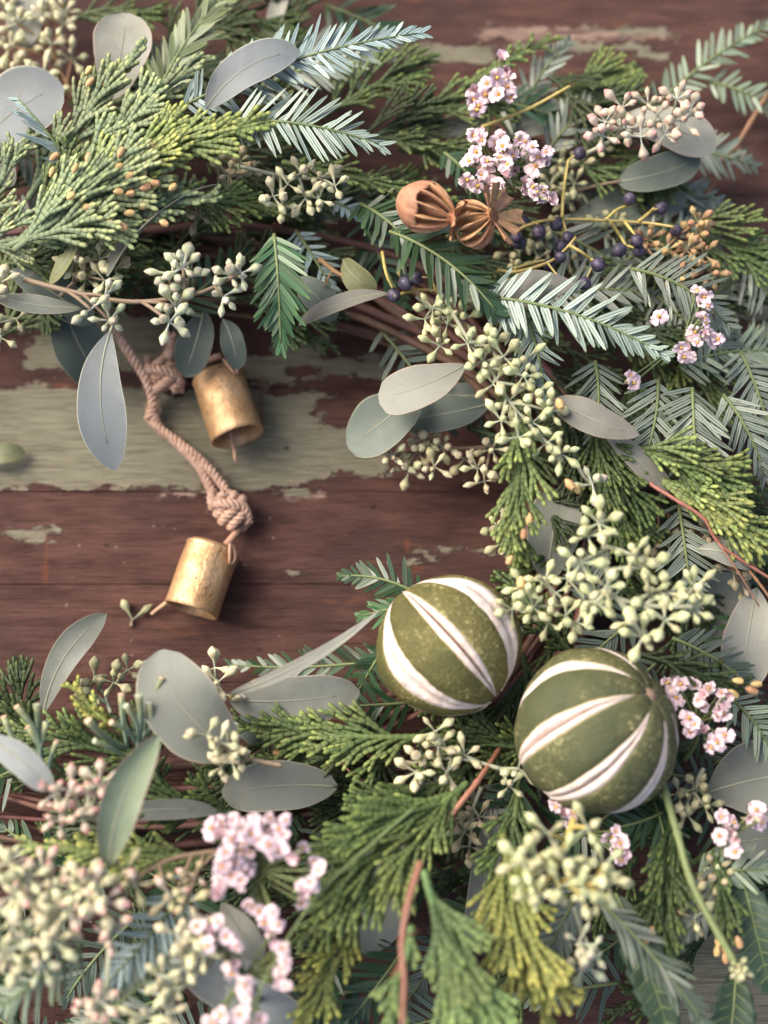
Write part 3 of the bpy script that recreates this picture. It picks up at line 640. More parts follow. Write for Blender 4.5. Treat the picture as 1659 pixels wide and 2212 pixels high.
def lime(label, c, z, r_px, axis, N, phase, w0, th0=.16, th1=2.9, seed=1, slits=None, squash=.98, pw=.55):
    rg = random.Random(seed); cc = P(*c, z); R = r_px*unit(*c, z)
    # axis is given in view directions (right, up, toward the camera)
    ax = (CAMR @ Vector(axis)).normalized(); ref = (CAMR @ Vector((0, 0, 1))); e1 = (ref-ax*ref.dot(ax)).normalized(); e2 = ax.cross(e1)
    t = thing('dried_lime', label, 'dried lime', cc)
    nt = 72; dphi = 2*PI/N
    def S(th, ph, k):
        v = ax*(math.cos(th)*squash)+(e1*math.cos(ph)+e2*math.sin(ph))*math.sin(th)
        return v*(R*k*(1+.055*noise.noise(v*1.3+Vector((seed*3.3, 0, 0)))+.012*noise.noise(v*4+Vector((seed, 0, 0)))))
    wk = [w0*rg.uniform(.8, 1.2) for _ in range(N)] if slits is None else slits
    def hw(k, th):
        s = (th-th0)/(th1-th0)
        return 0.0 if s <= 0 or s >= 1 else wk[k % N]*math.sin(PI*s)**pw*(1+.10*noise.noise(Vector((th*3.2, k*5.1, seed)))+.07*noise.noise(Vector((th*14, k*5.1, seed))))
    mb = MB(); rows = []; nj = 15; info = []
    for i in range(nt):
        th = .03+(PI-.06)*i/(nt-1); row = []; inf = []
        for k in range(N):
            h = hw(k, th); g = phase+dphi*k
            for j in range(nj):
                x = (j-(nj-1)/2)/((nj-1)/2); hh = max(h*1.25, .01)
                depth = .0 if abs(x) > .26 else (1 if abs(x) < .06 else .30)
                open_ = min(1, h/max(.05, wk[k]*.6)); lip = .985+.012*math.sin(PI*min(1, abs(x)))-.20*depth*open_-.05*max(0, abs(x)-.82)/.18
                if h <= 0: lip = .955
                row.append(S(th, g+hh*x, lip)); inf.append((abs(x), depth*open_ if h > 0 else 0))
        rows.append(row); info.append(inf)
    b = mb.grid(rows, 0, True); nc = N*nj
    for i in range(nt):
        for q, (x, d) in enumerate(info[i]): mb.seta('cross', b+i*nc+q, x); mb.seta('slit', b+i*nc+q, d)
    part('pith', mb.mesh('pith', [PITH]), t)
    for k in range(N):
        mb = MB(); ga, gb = phase+dphi*k, phase+dphi*(k+1); top, bot = [], []; js = [-1, -.94, -.82, -.5, -.17, .17, .5, .82, .94, 1]
        for i in range(nt):
            th = .012+(PI-.024)*i/(nt-1); a, bb = ga+hw(k, th), gb-hw(k+1, th); m_, h_ = (a+bb)/2, max(.004, (bb-a)/2); rt, rb = [], []
            for j in js:
                rr = 1.0+.012*(1-j*j)-.020*max(0, abs(j)-.82)/.18+.006*noise.noise(Vector((th*5, j*2, k*3.1)))
                pinch = -.06*math.exp(-(th/.22)**2)-.05*math.exp(-((PI-th)/.22)**2)
                rt.append(S(th, m_+h_*j, rr+pinch)); rb.append(S(th, m_+h_*j, .935+pinch))
            top.append(rt); bot.append(list(reversed(rb)))
        b = mb.grid(top); b2 = mb.grid(bot); nc = len(js)
        for i in range(nt):
            for q, j in enumerate(js):
                for B_, qq in ((b, q), (b2, nc-1-q)): mb.seta('cross', B_+i*nc+qq, j if .15 < .012+(PI-.024)*i/(nt-1) < 2.98 else 0)
        for i in range(nt-1):
            mb.f += [(b+i*nc, b2+i*nc+nc-1, b2+(i+1)*nc+nc-1, b+(i+1)*nc), (b+i*nc+nc-1, b+(i+1)*nc+nc-1, b2+(i+1)*nc, b2+i*nc)]; mb.m += [0, 0]
        part('peel_segment', mb.mesh('peel_segment', [PEELS[seed == 5]]), t)
    for sg, nm in ((1, 'stem_end'), (-1, 'blossom_end')):
        mb = lathe([(-.06, .16), (.0, .15), (.02, .10), (.045, .06), (.05, .01)], 10); part(nm, mb.mesh(nm, [STEM['dusty']]), t, frame(ax*sg, e1, ax*(sg*R*.935*squash), (R*.6, R*.6, R*.6)))
    return t
lime('dried green lime with slit white stripes, the one nearer the gold bells', (969, 1395), 46, 155, (.66, -.73, .14), 7, -.15, .2, th0=.14, th1=2.95, seed=3, slits=[.115, .185, .22, .2, .2, .2, .25], pw=.38)
lime('larger dried green lime with slanting white stripes, under the seeded eucalyptus', (1286, 1580), 48, 178, (.66, .56, .50), 8, .24, .110, th0=.36, seed=5)
# ================================================================== dried pods
POD = m_plain('dried_pod', (0.54, 0.28, 0.145), .6, 330, .8, .45, (.22, 1.6, 1.6), 1.0, .12, .012)
PODIN = m_plain('pod_inside', (0.34, 0.15, 0.065), .7, 300, .5, .5, bump=.4)
def pod(label, base, axis, z, r_px, Lr, shell_end, nr, crown, phase=0, shell_n=None):
    o = P(*base, z); u = unit(*base, z); R = r_px*u; ax = (CAMR @ Vector(axis)).normalized(); M = frame(ax, CAMR @ Vector((0, 0, 1)), Vector((0, 0, 0)))
    t = thing('dried_seed_pod', label, 'seed pod', o)
    def prof(s): return R*math.sin(PI*min(1, max(0.0, (s*.93+.05))))**.62*(1-.18*s)
    L = R*Lr; mb = MB(); n = 36; rows, inner = [], []
    for i in range(14):
        f = i/13; row, row2 = [], []
        for k in range(n):
            a = 2*PI*k/n; e = shell_end*(1+.13*math.sin(3*a+phase)+.07*math.sin(7*a+1)); s = f*e; r = prof(s)*(1+.02*math.sin(a*nr))
            row.append(Vector((L*s, r*math.cos(a), r*math.sin(a)))); row2.append(Vector((L*s+.0003, r*.955*math.cos(a), r*.955*math.sin(a))))
        rows.append(row); inner.append(row2)
    mb.grid(rows+list(reversed(inner)), 0, True); part('shell', mb.mesh('shell', [POD]), t, M)
    mb = MB(); mb.grid([[Vector((L*s, prof(s)*.30*q*math.cos(2*PI*k/12), prof(s)*.30*q*math.sin(2*PI*k/12))) for k in range(12)] for s, q in ((.05, .4), (.3, 1), (.6, 1), (.97, .5))], 0, True); part('core', mb.mesh('core', [PODIN]), t, M)
    for k in range(nr):
        a = 2*PI*k/nr+phase*.3; mb = MB(); pts = []
        for i in range(12):
            s = shell_end*.75+(.985-shell_end*.75)*i/11; r = prof(s)*(1.0 if i > 1 else .97); pts.append((L*s, r))
        d = .055; rows = []
        for i, (x, r) in enumerate(pts):
            wv = d*(1+.3*math.sin(i*.9+k)); rows.append([Vector((x, q*r*math.cos(a+e), q*r*math.sin(a+e))) for e, q in ((-wv, .98), (0, 1.05), (wv, .98), (wv*.5, .72), (-wv*.5, .72))])
        mb.grid(rows, 0, True); part('rib', mb.mesh('rib', [POD]), t, M)
    # crown of flared lobes round a collar
    mb = lathe([(L*.90, prof(.90)*.55), (L*1.0, R*.26), (L*1.06, R*.30), (L*1.05, R*.05)], 16); part('collar', mb.mesh('collar', [PODIN]), t, M)
    for k in range(crown[0]):
        a = 2*PI*k/crown[0]+phase; mb = MB(); rt, rb = [], []; rg = rnd.uniform(.8, 1.2)*crown[1]
        for i in range(6):
            s = i/5; x = L*1.02+R*(crown[2]*s-.10*s*s); rad = R*(.18+rg*s); wdt = R*(.13+.24*s-.12*max(0, s-.8)*4)
            c3 = Vector((x, rad*math.cos(a), rad*math.sin(a))); sd = Vector((0, -math.sin(a), math.cos(a)))
            rt.append([c3+sd*wdt*j+Vector((.14*R*(j*j)*s, 0, 0)) for j in (-1, -.5, 0, .5, 1)]); rb.append([p-Vector((.0003, 0, 0)) for p in reversed(rt[-1])])
        mb.grid([a_+b_ for a_, b_ in zip(rt, rb)], 0, True); part('crown_lobe', mb.mesh('crown_lobe', [POD]), t, M)
    return t
pod('brown seed pod with a blunt closed end and ribbed open side by the pink flowers', (862, 426), (.915, -.385, .14), 66, 60, 2.15, .42, 12, (6, .50, .16), .4)
pod('open brown seed pod with flared crown lobes above the blue berries', (988, 500), (.76, .26, .52), 60, 58, 1.55, .16, 13, (7, 1.0, .55), .9)
# ================================================================== eucalyptus leaves
leaf('upright grey eucalyptus leaf standing behind the orange tipped cedar', (240, 215), (272, 28), 128, 34, 46, 'light', -10, cup=.1)
leaf('broad blue grey eucalyptus leaf lying on the silvery yew at the top', (445, 236), (648, 112), 92, 54, 58, 'blue', 22, cup=.06, shape=(.7, .6), rib=.6)
leaf('large blue grey eucalyptus leaf cut off at the edge above the cedar', (-70, 345), (135, 185), 168, 38, 44, 'blue', 10)
leaf('blurred pale eucalyptus leaf behind the cream seed clusters in the corner', (85, -70), (48, 105), 84, 14, 18, 'light')
leaf('narrow blurred eucalyptus leaf at the top edge behind the yew tips', (618, -30), (588, 72), 40, 14, 16, 'light')
leaf('small grey eucalyptus leaf at the edge beside the cedar base', (-50, 290), (28, 402), 62, 44, 40, 'light')
leaf('slender curved leaf sweeping under the cedar towards the white budded sprig', (472, 398), (232, 597), 46, 55, 56, 'grey', -26, roll=58, cup=.2, rib=.5)
leaf('small olive leaf curling down beside the horizontal budded stem', (168, 515), (106, 612), 36, 54, 52, 'olive', 14, roll=30)
leaf('grey eucalyptus leaf above the twig ring at the picture edge', (178, 666), (-8, 640), 50, 50, 52, 'grey', 14, roll=20)
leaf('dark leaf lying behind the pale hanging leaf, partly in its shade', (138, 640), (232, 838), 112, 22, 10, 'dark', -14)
leaf('dim grey green leaf just under the budded stem at the picture edge', (20, 585), (200, 700), 80, 36, 30, 'dark', 8)
leaf('pale blue grey eucalyptus leaf hanging over the cord with a clear midrib', (240, 712), (250, 1016), 106, 46, 34, 'blue', -22, cup=.1, shape=(.95, .62), arch=4, pet=5, wave=.015, rib=1.0)
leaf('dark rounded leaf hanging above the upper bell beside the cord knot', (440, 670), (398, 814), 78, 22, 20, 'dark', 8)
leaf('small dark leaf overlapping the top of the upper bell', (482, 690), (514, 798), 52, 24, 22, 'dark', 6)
leaf('long narrow olive grey leaf above the bare twigs', (842, 634), (646, 702), 46, 40, 40, 'brown', -8, roll=30)
leaf('dull grey leaf half hidden by the hanging green yew tip', (640, 600), (725, 690), 70, 34, 30, 'green')
leaf('little green leaf curling between the yellow stems and the berries', (742, 560), (812, 628), 44, 38, 40, 'olive', -16, roll=45)
leaf('olive grey pointed leaf tucked beside the glossy dark yew tip', (1065, 640), (1242, 612), 78, 52, 54, 'brown', -4, shape=(.6, .75), cup=.06, rib=.3)
leaf('pale leaf sliver behind the green stems near the seed pods', (880, 312), (1052, 268), 44, 16, 20, 'light')
leaf('round grey leaf behind the upper pink flowers', (1092, 292), (1226, 246), 84, 18, 20, 'grey')
leaf('light grey leaf underneath the pink tipped seed cluster', (1330, 262), (1545, 326), 100, 30, 34, 'light', 10)
leaf('dark grey green leaf with a long brown stalk under the pink seeds', (1336, 392), (1512, 338), 82, 28, 30, 'green', -18, pet=13, shape=(.5, .6))
leaf('dim grey leaf lying behind the blue berries and yellow stem', (1228, 478), (1482, 428), 96, 14, 18, 'green')
leaf('dim leaf under the yellow fork of the berry sprig', (1335, 545), (1425, 470), 84, 14, 16, 'green')
leaf('light grey leaf reaching into the wreath opening, lying on a darker one', (1005, 788), (818, 862), 98, 44, 42, 'light', 14, shape=(.75, .36), cup=.05, rib=.4)
leaf('darker rounded leaf with a pale midrib at the inner edge of the wreath', (905, 830), (750, 962), 120, 32, 26, 'green', 16, shape=(.7, .45))
leaf('dull leaf pointing into the opening above the tan seed clusters', (1060, 872), (862, 908), 84, 24, 22, 'green', 10)
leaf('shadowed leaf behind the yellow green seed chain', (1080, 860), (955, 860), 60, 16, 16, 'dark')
leaf('brownish grey leaf in front of the silvery yew fans', (1196, 862), (1382, 940), 74, 50, 52, 'brown', -16, shape=(.6, .75))
leaf('long grey leaf slanting down to the reddish twig', (1298, 918), (1452, 1062), 52, 44, 42, 'brown', -8)
leaf('dark grey leaf behind the hanging cedar with orange cones', (1182, 1262), (1214, 1056), 116, 18, 22, 'grey', 6)
leaf('small grey leaf by the brown stems at the outer edge', (1508, 1186), (1628, 1220), 54, 42, 42, 'grey', 4)
leaf('pale rounded leaf at the outer edge above the small pink flowers', (1635, 1270), (1600, 1496), 112, 30, 30, 'light', -8)
leaf('dark rounded leaf behind the seed sprig at the outer edge', (1528, 1392), (1584, 1236), 104, 14, 18, 'grey')
leaf('big grey leaf with a thin yellow midrib cut off at the edge', (1528, 1712), (1730, 1668), 168, 28, 32, 'grey', 6)
leaf('grey leaf under the pink flowers at the outer edge', (1548, 1824), (1730, 1800), 96, 24, 26, 'grey')
leaf('twisted grey leaf leaning over the bare planks by the dark cedar tip', (94, 1542), (230, 1326), 66, 30, 36, 'grey', 22, shape=(.8, .6), cup=.16, twist=25)
leaf('broad grey green leaf with a pale midrib among the cut stems', (512, 1622), (348, 1404), 166, 50, 56, 'grey', 34, shape=(.55, .5), cup=.1, arch=4)
leaf('oval grey leaf lying flat over the dark needle sprig', (498, 1512), (777, 1494), 106, 34, 36, 'grey', -12, shape=(.55, .5))
leaf('thin pale leaf seen edge on, reaching up to the lime', (494, 1500), (822, 1316), 26, 46, 52, 'light', -22, roll=15, shape=(.5, .8), rib=.3, cup=.05)
leaf('grey spotted leaf below the olive cedar sprig', (728, 1700), (480, 1716), 108, 34, 38, 'grey', -10, shape=(.55, .45))
leaf('small dark leaf below the broad midribbed leaf', (500, 1560), (592, 1592), 62, 16, 14, 'dark')
leaf('tall green grey leaf with a pink rim standing over the cedar', (236, 1872), (346, 1586), 84, 70, 78, 'sage', 22, cup=.2, roll=15, shape=(.7, .75), wave=.01)
leaf('pale blue leaf coming in from the edge above the pink seeds', (-40, 1590), (112, 1708), 64, 64, 68, 'blue', 14)
leaf('grey leaf behind the tall pink rimmed leaf', (198, 1772), (468, 1752), 44, 50, 46, 'grey', 12)
leaf('rounded grey leaf glimpsed between the lower cedar sprays', (900, 1800), (800, 2062), 150, 26, 30, 'grey', -30)
leaf('narrow grey leaf in the dark gap between the two hanging cedar sprays', (1062, 1720), (1012, 2060), 66, 22, 26, 'grey', 10)
leaf('big blue grey leaf under the blurred pink flowers at the bottom', (368, 2020), (584, 2168), 126, 46, 50, 'blue', -8)
leaf('blue grey leaf at the bottom edge behind the pink flowers', (470, 2120), (650, 2230), 116, 50, 52, 'blue')
leaf('pale leaf standing behind the lower pink flowers', (478, 1950), (566, 2070), 66, 52, 54, 'light')
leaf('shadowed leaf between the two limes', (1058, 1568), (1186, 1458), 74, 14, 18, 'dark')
# ================================================================== yew sprigs (base, tip, heights, needle length)
yew('silvery blue yew sprig pointing up over the broad blue leaf', (390, 232), (902, 72), 46, 58, 98, 'blue', 14, roll=6)
yew('dim yew sprig behind the topmost silvery one', (560, 190), (842, 122), 24, 28, 80, 'grey', 8)
yew('bright silver yew sprig fanned out below the blue leaf', (498, 262), (818, 312), 58, 60, 104, 'silver', 8, a0=60, sp=13.5)
yew('short blue white yew tip over the big blue leaf at the edge', (168, 372), (40, 214), 48, 56, 92, 'blue', 0, sides=(1,), a0=30, sp=17)
yew('olive yew sprig with long needles at the top edge', (338, 210), (492, -10), 40, 44, 92, 'olive', 8, a0=38, W=12)
yew('mint green yew tip behind the upright grey leaf', (300, 240), (420, 60), 34, 36, 80, 'mint', -6, a0=40)
yew('glossy dark green yew tip with drooping needles below the seed pods', (842, 500), (1072, 672), 52, 60, 108, 'dark', 12, arch=4, a0=54, a1=28, sp=14, W=13, roll=-6, droop=.12)
yew('second glossy dark yew tip lying against the seed pods', (778, 440), (900, 545), 44, 48, 74, 'dark', 4, sp=13, W=12)
yew('green yew tip hanging straight down at the inner edge of the wreath', (592, 506), (606, 742), 54, 48, 96, 'green', 4, a0=46, a1=20, sp=11, W=11)
yew('small blue needled sprig behind the hanging green tip', (640, 500), (726, 642), 30, 30, 60, 'blue')
yew('pale blue needle tips in the dark gap under the cream seeds', (700, 430), (790, 480), 30, 34, 40, 'blue')
yew('silver yew sprig stretched out beside the dark glossy tip', (1040, 640), (1428, 762), 56, 58, 98, 'silver', 16, a0=62, sp=14, W=12)
yew('short silver side sprig below the stretched silver one', (1140, 690), (1178, 850), 48, 46, 74, 'silver', 0, a0=44)
yew('silver yew tip starting under the yellow green seed clusters', (1090, 650), (1160, 790), 46, 46, 74, 'silver', 0, a0=36, sides=(1, -1))
yew('grey yew fan behind the brownish leaf', (1286, 780), (1286, 968), 38, 36, 92, 'grey', 4, a0=52)
yew('grey yew fan hanging beside the brownish leaf tip', (1422, 820), (1386, 1016), 40, 38, 100, 'grey', 6, a0=50, sp=14)
yew('large silver grey yew fan hanging in the middle of the outer edge', (1496, 838), (1512, 1066), 44, 42, 106, 'grey', -8, a0=54, sp=14, W=12)
yew('silver grey yew fan at the far edge of the wreath', (1562, 852), (1652, 1030), 34, 32, 92, 'grey', 4, a0=50)
yew('drooping yew sprig above the pale pink flower spike', (1362, 580), (1570, 700), 38, 34, 104, 'grey', 14, a0=62)
yew('blurred pale yew sprig at the far edge near the orange seeds', (1540, 640), (1690, 516), 20, 16, 84, 'mint', -8)
yew('thick green stemmed yew sprig running off the edge', (1468, 790), (1690, 762), 24, 20, 88, 'mint', 10)
yew('blurred yew sprig reaching past the pink flower spike', (1540, 800), (1690, 700), 20, 16, 80, 'grey', -6)
yew('blurred yew sprig over the planks in the top corner', (1412, 232), (1684, 44), 12, 14, 62, 'mint', 10, sp=16)
yew('drooping blurred yew sprig at the edge in the top corner', (1530, 176), (1690, 250), 12, 8, 60, 'mint', 0, sp=16)
yew('blurred yew sprig behind the light grey leaf and brown stick', (1462, 318), (1625, 356), 14, 12, 78, 'grey', -6)
yew('dark blurred yew sprig above the green cedar tip', (1116, 250), (1228, 92), 18, 22, 68, 'grey', 4, a0=42)
yew('dark yew tips behind the pink flowers', (960, 330), (1060, 440), 34, 30, 54, 'dark')
yew('yew sprig with white backed needles below the small brown leaf', (1466, 1090), (1496, 1310), 36, 34, 92, 'grey', -4, a0=60, a1=34, sp=12)
yew('dark green yew tip pointing away from the first lime', (912, 1290), (740, 1244), 34, 28, 66, 'dark', -12, a0=50)
yew('green yew tip tucked against the first lime', (900, 1300), (780, 1330), 36, 30, 64, 'green', 4, a0=30)
yew('dark spiky yew sprig lying on the planks beside the first lime', (860, 1420), (502, 1436), 20, 8, 70, 'dark', 14, a0=48, sp=17, W=9)
yew('dark hanging needles below the dark spiky sprig', (830, 1400), (770, 1500), 24, 14, 60, 'dark', 0)
yew('dark grey green yew tip beside the second lime and pale leaf', (1452, 1378), (1632, 1496), 38, 34, 72, 'under', 8)
yew('short yew tip near the far pink flowers', (1576, 1506), (1672, 1640), 36, 32, 74, 'mint', 6)
yew('dark yew fan just under the second lime', (1452, 1742), (1318, 1790), 36, 40, 90, 'dark', 6, a0=58)
yew('narrow dark yew sprig beside the green budded stem', (1410, 1720), (1450, 1920), 36, 40, 88, 'dark', 4, a0=46)
yew('silver streaked yew sprig near the bottom corner', (1296, 1946), (1520, 2210), 50, 56, 96, 'under', 8, a0=26, W=8)
yew('grey needled tip under the bright seed clusters', (1250, 1920), (1160, 2090), 44, 46, 82, 'grey', 0, a0=40)
yew('grey yew sprig hanging among the stems at the lower edge', (1560, 1830), (1462, 2040), 40, 44, 76, 'grey', 10, a0=34)
yew('pale yew tips along the edge below the grey leaves', (1500, 1890), (1680, 1880), 40, 42, 70, 'mint', 6)
yew('blurred blue yew sprig below the tall pink rimmed leaf', (420, 1890), (226, 2128), 58, 62, 92, 'blue', 10, sp=15)
yew('blurred silver yew sprig at the bottom beside the pink seeds', (226, 2190), (430, 2010), 58, 60, 86, 'grey', -6, sp=15)
yew('blurred green yew tip in the bottom corner', (180, 2040), (-30, 2190), 60, 64, 90, 'mint', 8, W=10)
yew('very dark yew tip in the gap at the bottom edge', (722, 2070), (676, 2250), 34, 36, 90, 'dark', 0, a0=38)
yew('dark blue green yew fan between the lower cedar sprays', (880, 2040), (760, 2200), 28, 30, 90, 'dark', 0)
yew('pale backed yew sprig by the hanging orange coned cedar', (1300, 1330), (1252, 1180), 22, 20, 84, 'grey', 0)
yew('grey yew tip under the pink tipped seeds and green leaf', (1180, 330), (1300, 210), 22, 24, 70, 'grey', 4, a0=44)
yew('grey yew sprig lying behind the orange brown seeds', (1300, 600), (1520, 480), 22, 18, 84, 'grey', 6)
yew('soft grey yew fan at the picture edge level with the pink spike', (1590, 560), (1690, 700), 24, 20, 84, 'grey', 4)
yew('pale grey yew fan hanging at the picture edge above the cedar', (1600, 760), (1668, 960), 26, 24, 88, 'grey', 0)
yew('grey yew sprig filling the shade behind the stretched silver sprig', (1180, 640), (1420, 640), 28, 26, 84, 'grey', 8)
yew('grey yew sprig slanting behind the pink flower spike', (1420, 640), (1600, 800), 26, 22, 90, 'grey', -8)
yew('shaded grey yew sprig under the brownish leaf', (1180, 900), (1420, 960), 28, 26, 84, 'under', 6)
yew('grey yew tip beside the brown stick and grey leaf', (1400, 420), (1560, 440), 14, 12, 74, 'grey', 4)
# ================================================================== cedar sprays
cedar('sage green cedar spray rising to the upright grey leaf', (60, 430), (292, 118), 44, 58, 92, 'sage', -8, rr=.0009, a0=17, a1=8, sp=40, cpos=[(185, 160), (186, 186), (228, 164), (222, 190), (272, 158)], cz=58)
cedar('sage cedar spray reaching towards the broad blue leaf', (96, 440), (438, 124), 50, 60, 86, 'sage', -6, rr=.0009, a0=17, a1=8, sp=44, cpos=[(108, 346), (108, 382)], cz=58)
cedar('yellow green cedar spray fanned over the silver yew', (150, 430), (556, 268), 54, 62, 130, 'lime', 8, rr=.0009, a0=18, a1=9, sp=44, cpos=[(284, 322), (310, 316), (300, 346), (292, 368)], cz=68)
cedar('sage cedar spray thick with orange pollen cones', (30, 540), (380, 356), 58, 63, 120, 'sage', 4, rr=.0009, a0=17, a1=8, sp=46, cpos=[(157, 374), (188, 356), (255, 340), (247, 372), (268, 372), (270, 388), (325, 396), (302, 408), (245, 414), (272, 420), (145, 430), (180, 448), (258, 352)], cz=69)
cedar('sage cedar spray lying level below the orange cones', (20, 530), (452, 430), 54, 59, 110, 'sage', 6, rr=.0009, a0=17, a1=8, sp=46, cpos=[(365, 410), (295, 445), (268, 462), (227, 482), (252, 486), (345, 478)], cz=66)
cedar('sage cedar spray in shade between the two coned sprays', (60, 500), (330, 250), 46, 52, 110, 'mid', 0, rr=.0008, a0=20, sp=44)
cedar('bluish cedar tip at the picture edge beside the blue leaf', (-30, 500), (62, 300), 48, 54, 90, 'sage', 6)
cedar('flat cedar spray at the edge under the coned sprays', (-60, 540), (250, 500), 46, 48, 130, 'sage', 0)
cedar('dull green cedar spray above the white budded sprig', (10, 570), (380, 574), 36, 38, 110, 'mid', -6)
cedar('cedar spray with yellow tips beneath the cream seeds', (330, 430), (600, 452), 44, 44, 90, 'green', -6)
cedar('mossy green cedar tip near the blunt seed pod', (820, 300), (1010, 350), 26, 28, 60, 'mid', -6)
cedar('olive cedar strip with a single orange cone beside the blunt seed pod', (610, 350), (960, 432), 42, 46, 60, 'green', -10, cones=1)
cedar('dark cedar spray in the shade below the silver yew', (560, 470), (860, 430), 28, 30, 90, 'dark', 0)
cedar('blurred bright cedar spray above the pink seeds', (1160, 236), (1362, 152), 16, 16, 130, 'green', -8)
cedar('slim green cedar stem leaning up past the pink flowers', (872, 300), (1192, 84), 20, 26, 34, 'green', 8, a0=22)
cedar('long fingered cedar spray with orange cones hanging towards the limes', (1130, 880), (1124, 1250), 54, 50, 84, 'green', -14, a0=16, a1=7, sp=24, cpos=[(1115, 1092), (1101, 1110), (1142, 1108), (1131, 1138), (1106, 1200), (1126, 1246), (1205, 862), (1222, 1036), (1242, 1046)], cz=58)
cedar('dark narrow cedar spray beside the coned one', (1270, 900), (1366, 1240), 42, 34, 100, 'mid', 6, sp=26, a0=18, a1=12)
cedar('dark cedar spray running behind the seed chain', (1200, 840), (1290, 1120), 34, 30, 110, 'dark', 6, a0=26)
cedar('yellow green cedar spray reaching the outer edge', (1366, 966), (1606, 1044), 44, 42, 76, 'green', -8, a0=15, a1=7, sp=20)
cedar('long olive cedar spray running off the edge below it', (1400, 1020), (1690, 1190), 42, 40, 84, 'lime', -6, a0=15, a1=7, sp=20)
cedar('dark cedar fan behind the seed chain at the outer edge', (1400, 1000), (1640, 1120), 28, 24, 150, 'dark', 0)
cedar('olive cedar spray stretched over bare planks into the opening', (905, 1592), (516, 1566), 38, 34, 110, 'green', 10, a0=24)
cedar('second olive cedar spray just below the stretched one', (890, 1606), (548, 1646), 34, 28, 100, 'mid', 8, cones=2, a0=24)
cedar('broad green cedar spray fanning out under the first lime', (1010, 1690), (650, 2030), 46, 58, 210, 'green', -10, sp=36, a0=24, a1=11)
cedar('green cedar spray partly under the fanned one', (1020, 1650), (740, 1800), 38, 46, 140, 'mid', 10)
cedar('pale green blurred cedar spray at the bottom with long fingers', (916, 1880), (1100, 2310), 68, 74, 112, 'fresh', -20, a0=17, a1=7, sp=74, rr=.00088)
cedar('pale green blurred cedar spray beside the reddish stem', (890, 2000), (816, 2310), 66, 72, 80, 'fresh', 6, a0=19, a1=8, sp=66, rr=.00088)
cedar('yellow tipped cedar spray hanging below the bright seed clusters', (1086, 1800), (1200, 2250), 56, 62, 118, 'gold', -12, a0=18, a1=8, sp=60, rr=.00085)
cedar('dark green cedar spray close under the second lime', (1120, 1700), (1060, 1960), 40, 46, 130, 'mid', 6)
cedar('thin hanging cedar spray with small orange cones at the lower edge', (1450, 1760), (1400, 2060), 40, 44, 110, 'mid', 6, cones=9, a0=20, a1=8)
cedar('cedar tip with orange cones by the green budded stem', (1540, 1840), (1560, 2020), 42, 44, 70, 'mid', 0, cones=5, a0=20)
cedar('short olive cedar tip poking up beside the twisted leaf', (268, 1580), (164, 1488), 46, 46, 34, 'gold', 6, a0=24)
cedar('bright green cedar spray below the pale pink seeds', (470, 1850), (62, 1826), 52, 58, 90, 'lime', 6, a0=26)
cedar('dark thin cedar tips at the edge beside the twisted leaf', (44, 1590), (46, 1448), 22, 22, 110, 'dark', 0)
cedar('dark cedar spray behind the cut blue green stems', (330, 1640), (30, 1570), 36, 34, 130, 'mid', 6)
cedar('shaded cedar spray under the tall pink rimmed leaf', (520, 1760), (220, 1700), 40, 44, 140, 'mid', 0)
cedar('yellow tipped cedar spray left of the dark gap at the bottom', (780, 1980), (636, 2230), 48, 54, 90, 'gold', 4, a0=26)
cedar('dark cedar spray with orange tips beside the second lime', (1376, 1410), (1606, 1494), 40, 44, 70, 'dark', 0, cones=4)
cedar('dark cedar tuft behind the second lime', (1240, 1420), (1100, 1260), 26, 24, 90, 'mid', 0)
cedar('mossy cedar spray under both limes', (1180, 1620), (960, 1600), 30, 30, 120, 'mid', 0)
cedar('pale green cedar sprig curving beside the bottom end of the reddish stem', (960, 1960), (990, 2300), 66, 70, 64, 'fresh', 10, a0=18, a1=8, sp=60, rr=.00088)
# ================================================================== seeded eucalyptus sprigs
seeds('blurred cream seed sprig in the top corner by the pale leaf', [(180, 250), (110, 110), (60, 0)], [(36, 50), (92, 36), (136, 52), (60, 104), (112, 96), (156, 128), (28, 160), (92, 160), (140, 26), (70, 190), (22, 100), (120, 200), (12, 18)], 18, 'cream', 42, 8, 'brown')
seeds('cream seed clusters just below the silver yew sprig', [(520, 360), (640, 385), (745, 380)], [(590, 424), (622, 398), (660, 428), (692, 384), (724, 402), (650, 376), (610, 446), (690, 432)], 52, 'cream', 42, 7)
seeds('dusty seed clusters between the cedar and the cream seeds', [(470, 460), (510, 390), (560, 350)], [(496, 378), (534, 374), (428, 464), (462, 448), (515, 350)], 42, 'tan', 42, 6)
seeds('long budded stem with pale pinkish tipped buds crossing the twig ring', [(52, 604, 54), (180, 636, 57), (290, 652, 58), (400, 640, 58), (450, 625, 59), (500, 600, 60)], [(236, 692, 8), (498, 596, 9), (482, 640, 6), (396, 578, 8), (372, 592, 6), (378, 662, 8), (366, 696, 6), (196, 668, 3), (520, 590, 7), (408, 600, 4), (226, 640, 3)], 60, 'white', 48, 7, 'dusty', .0007)
seeds('greenish buds above the long budded stem', [(130, 640), (180, 590), (230, 540)], [(216, 560, 7), (186, 602, 6), (250, 580, 5), (160, 570, 5), (226, 606, 4)], 50, 'cream', 44, 6, 'dusty')
seeds('single pale buds at the picture edge by the grey leaf', [(-40, 600), (-5, 620)], [(-2, 612, 6), (-8, 640, 4)], 58, 'cream', 46, 5)
seeds('small buds in shade at the picture edge under the twig ring', [(-30, 700), (30, 690)], [(4, 730, 5), (36, 690, 4)], 40, 'dim', 40, 5)
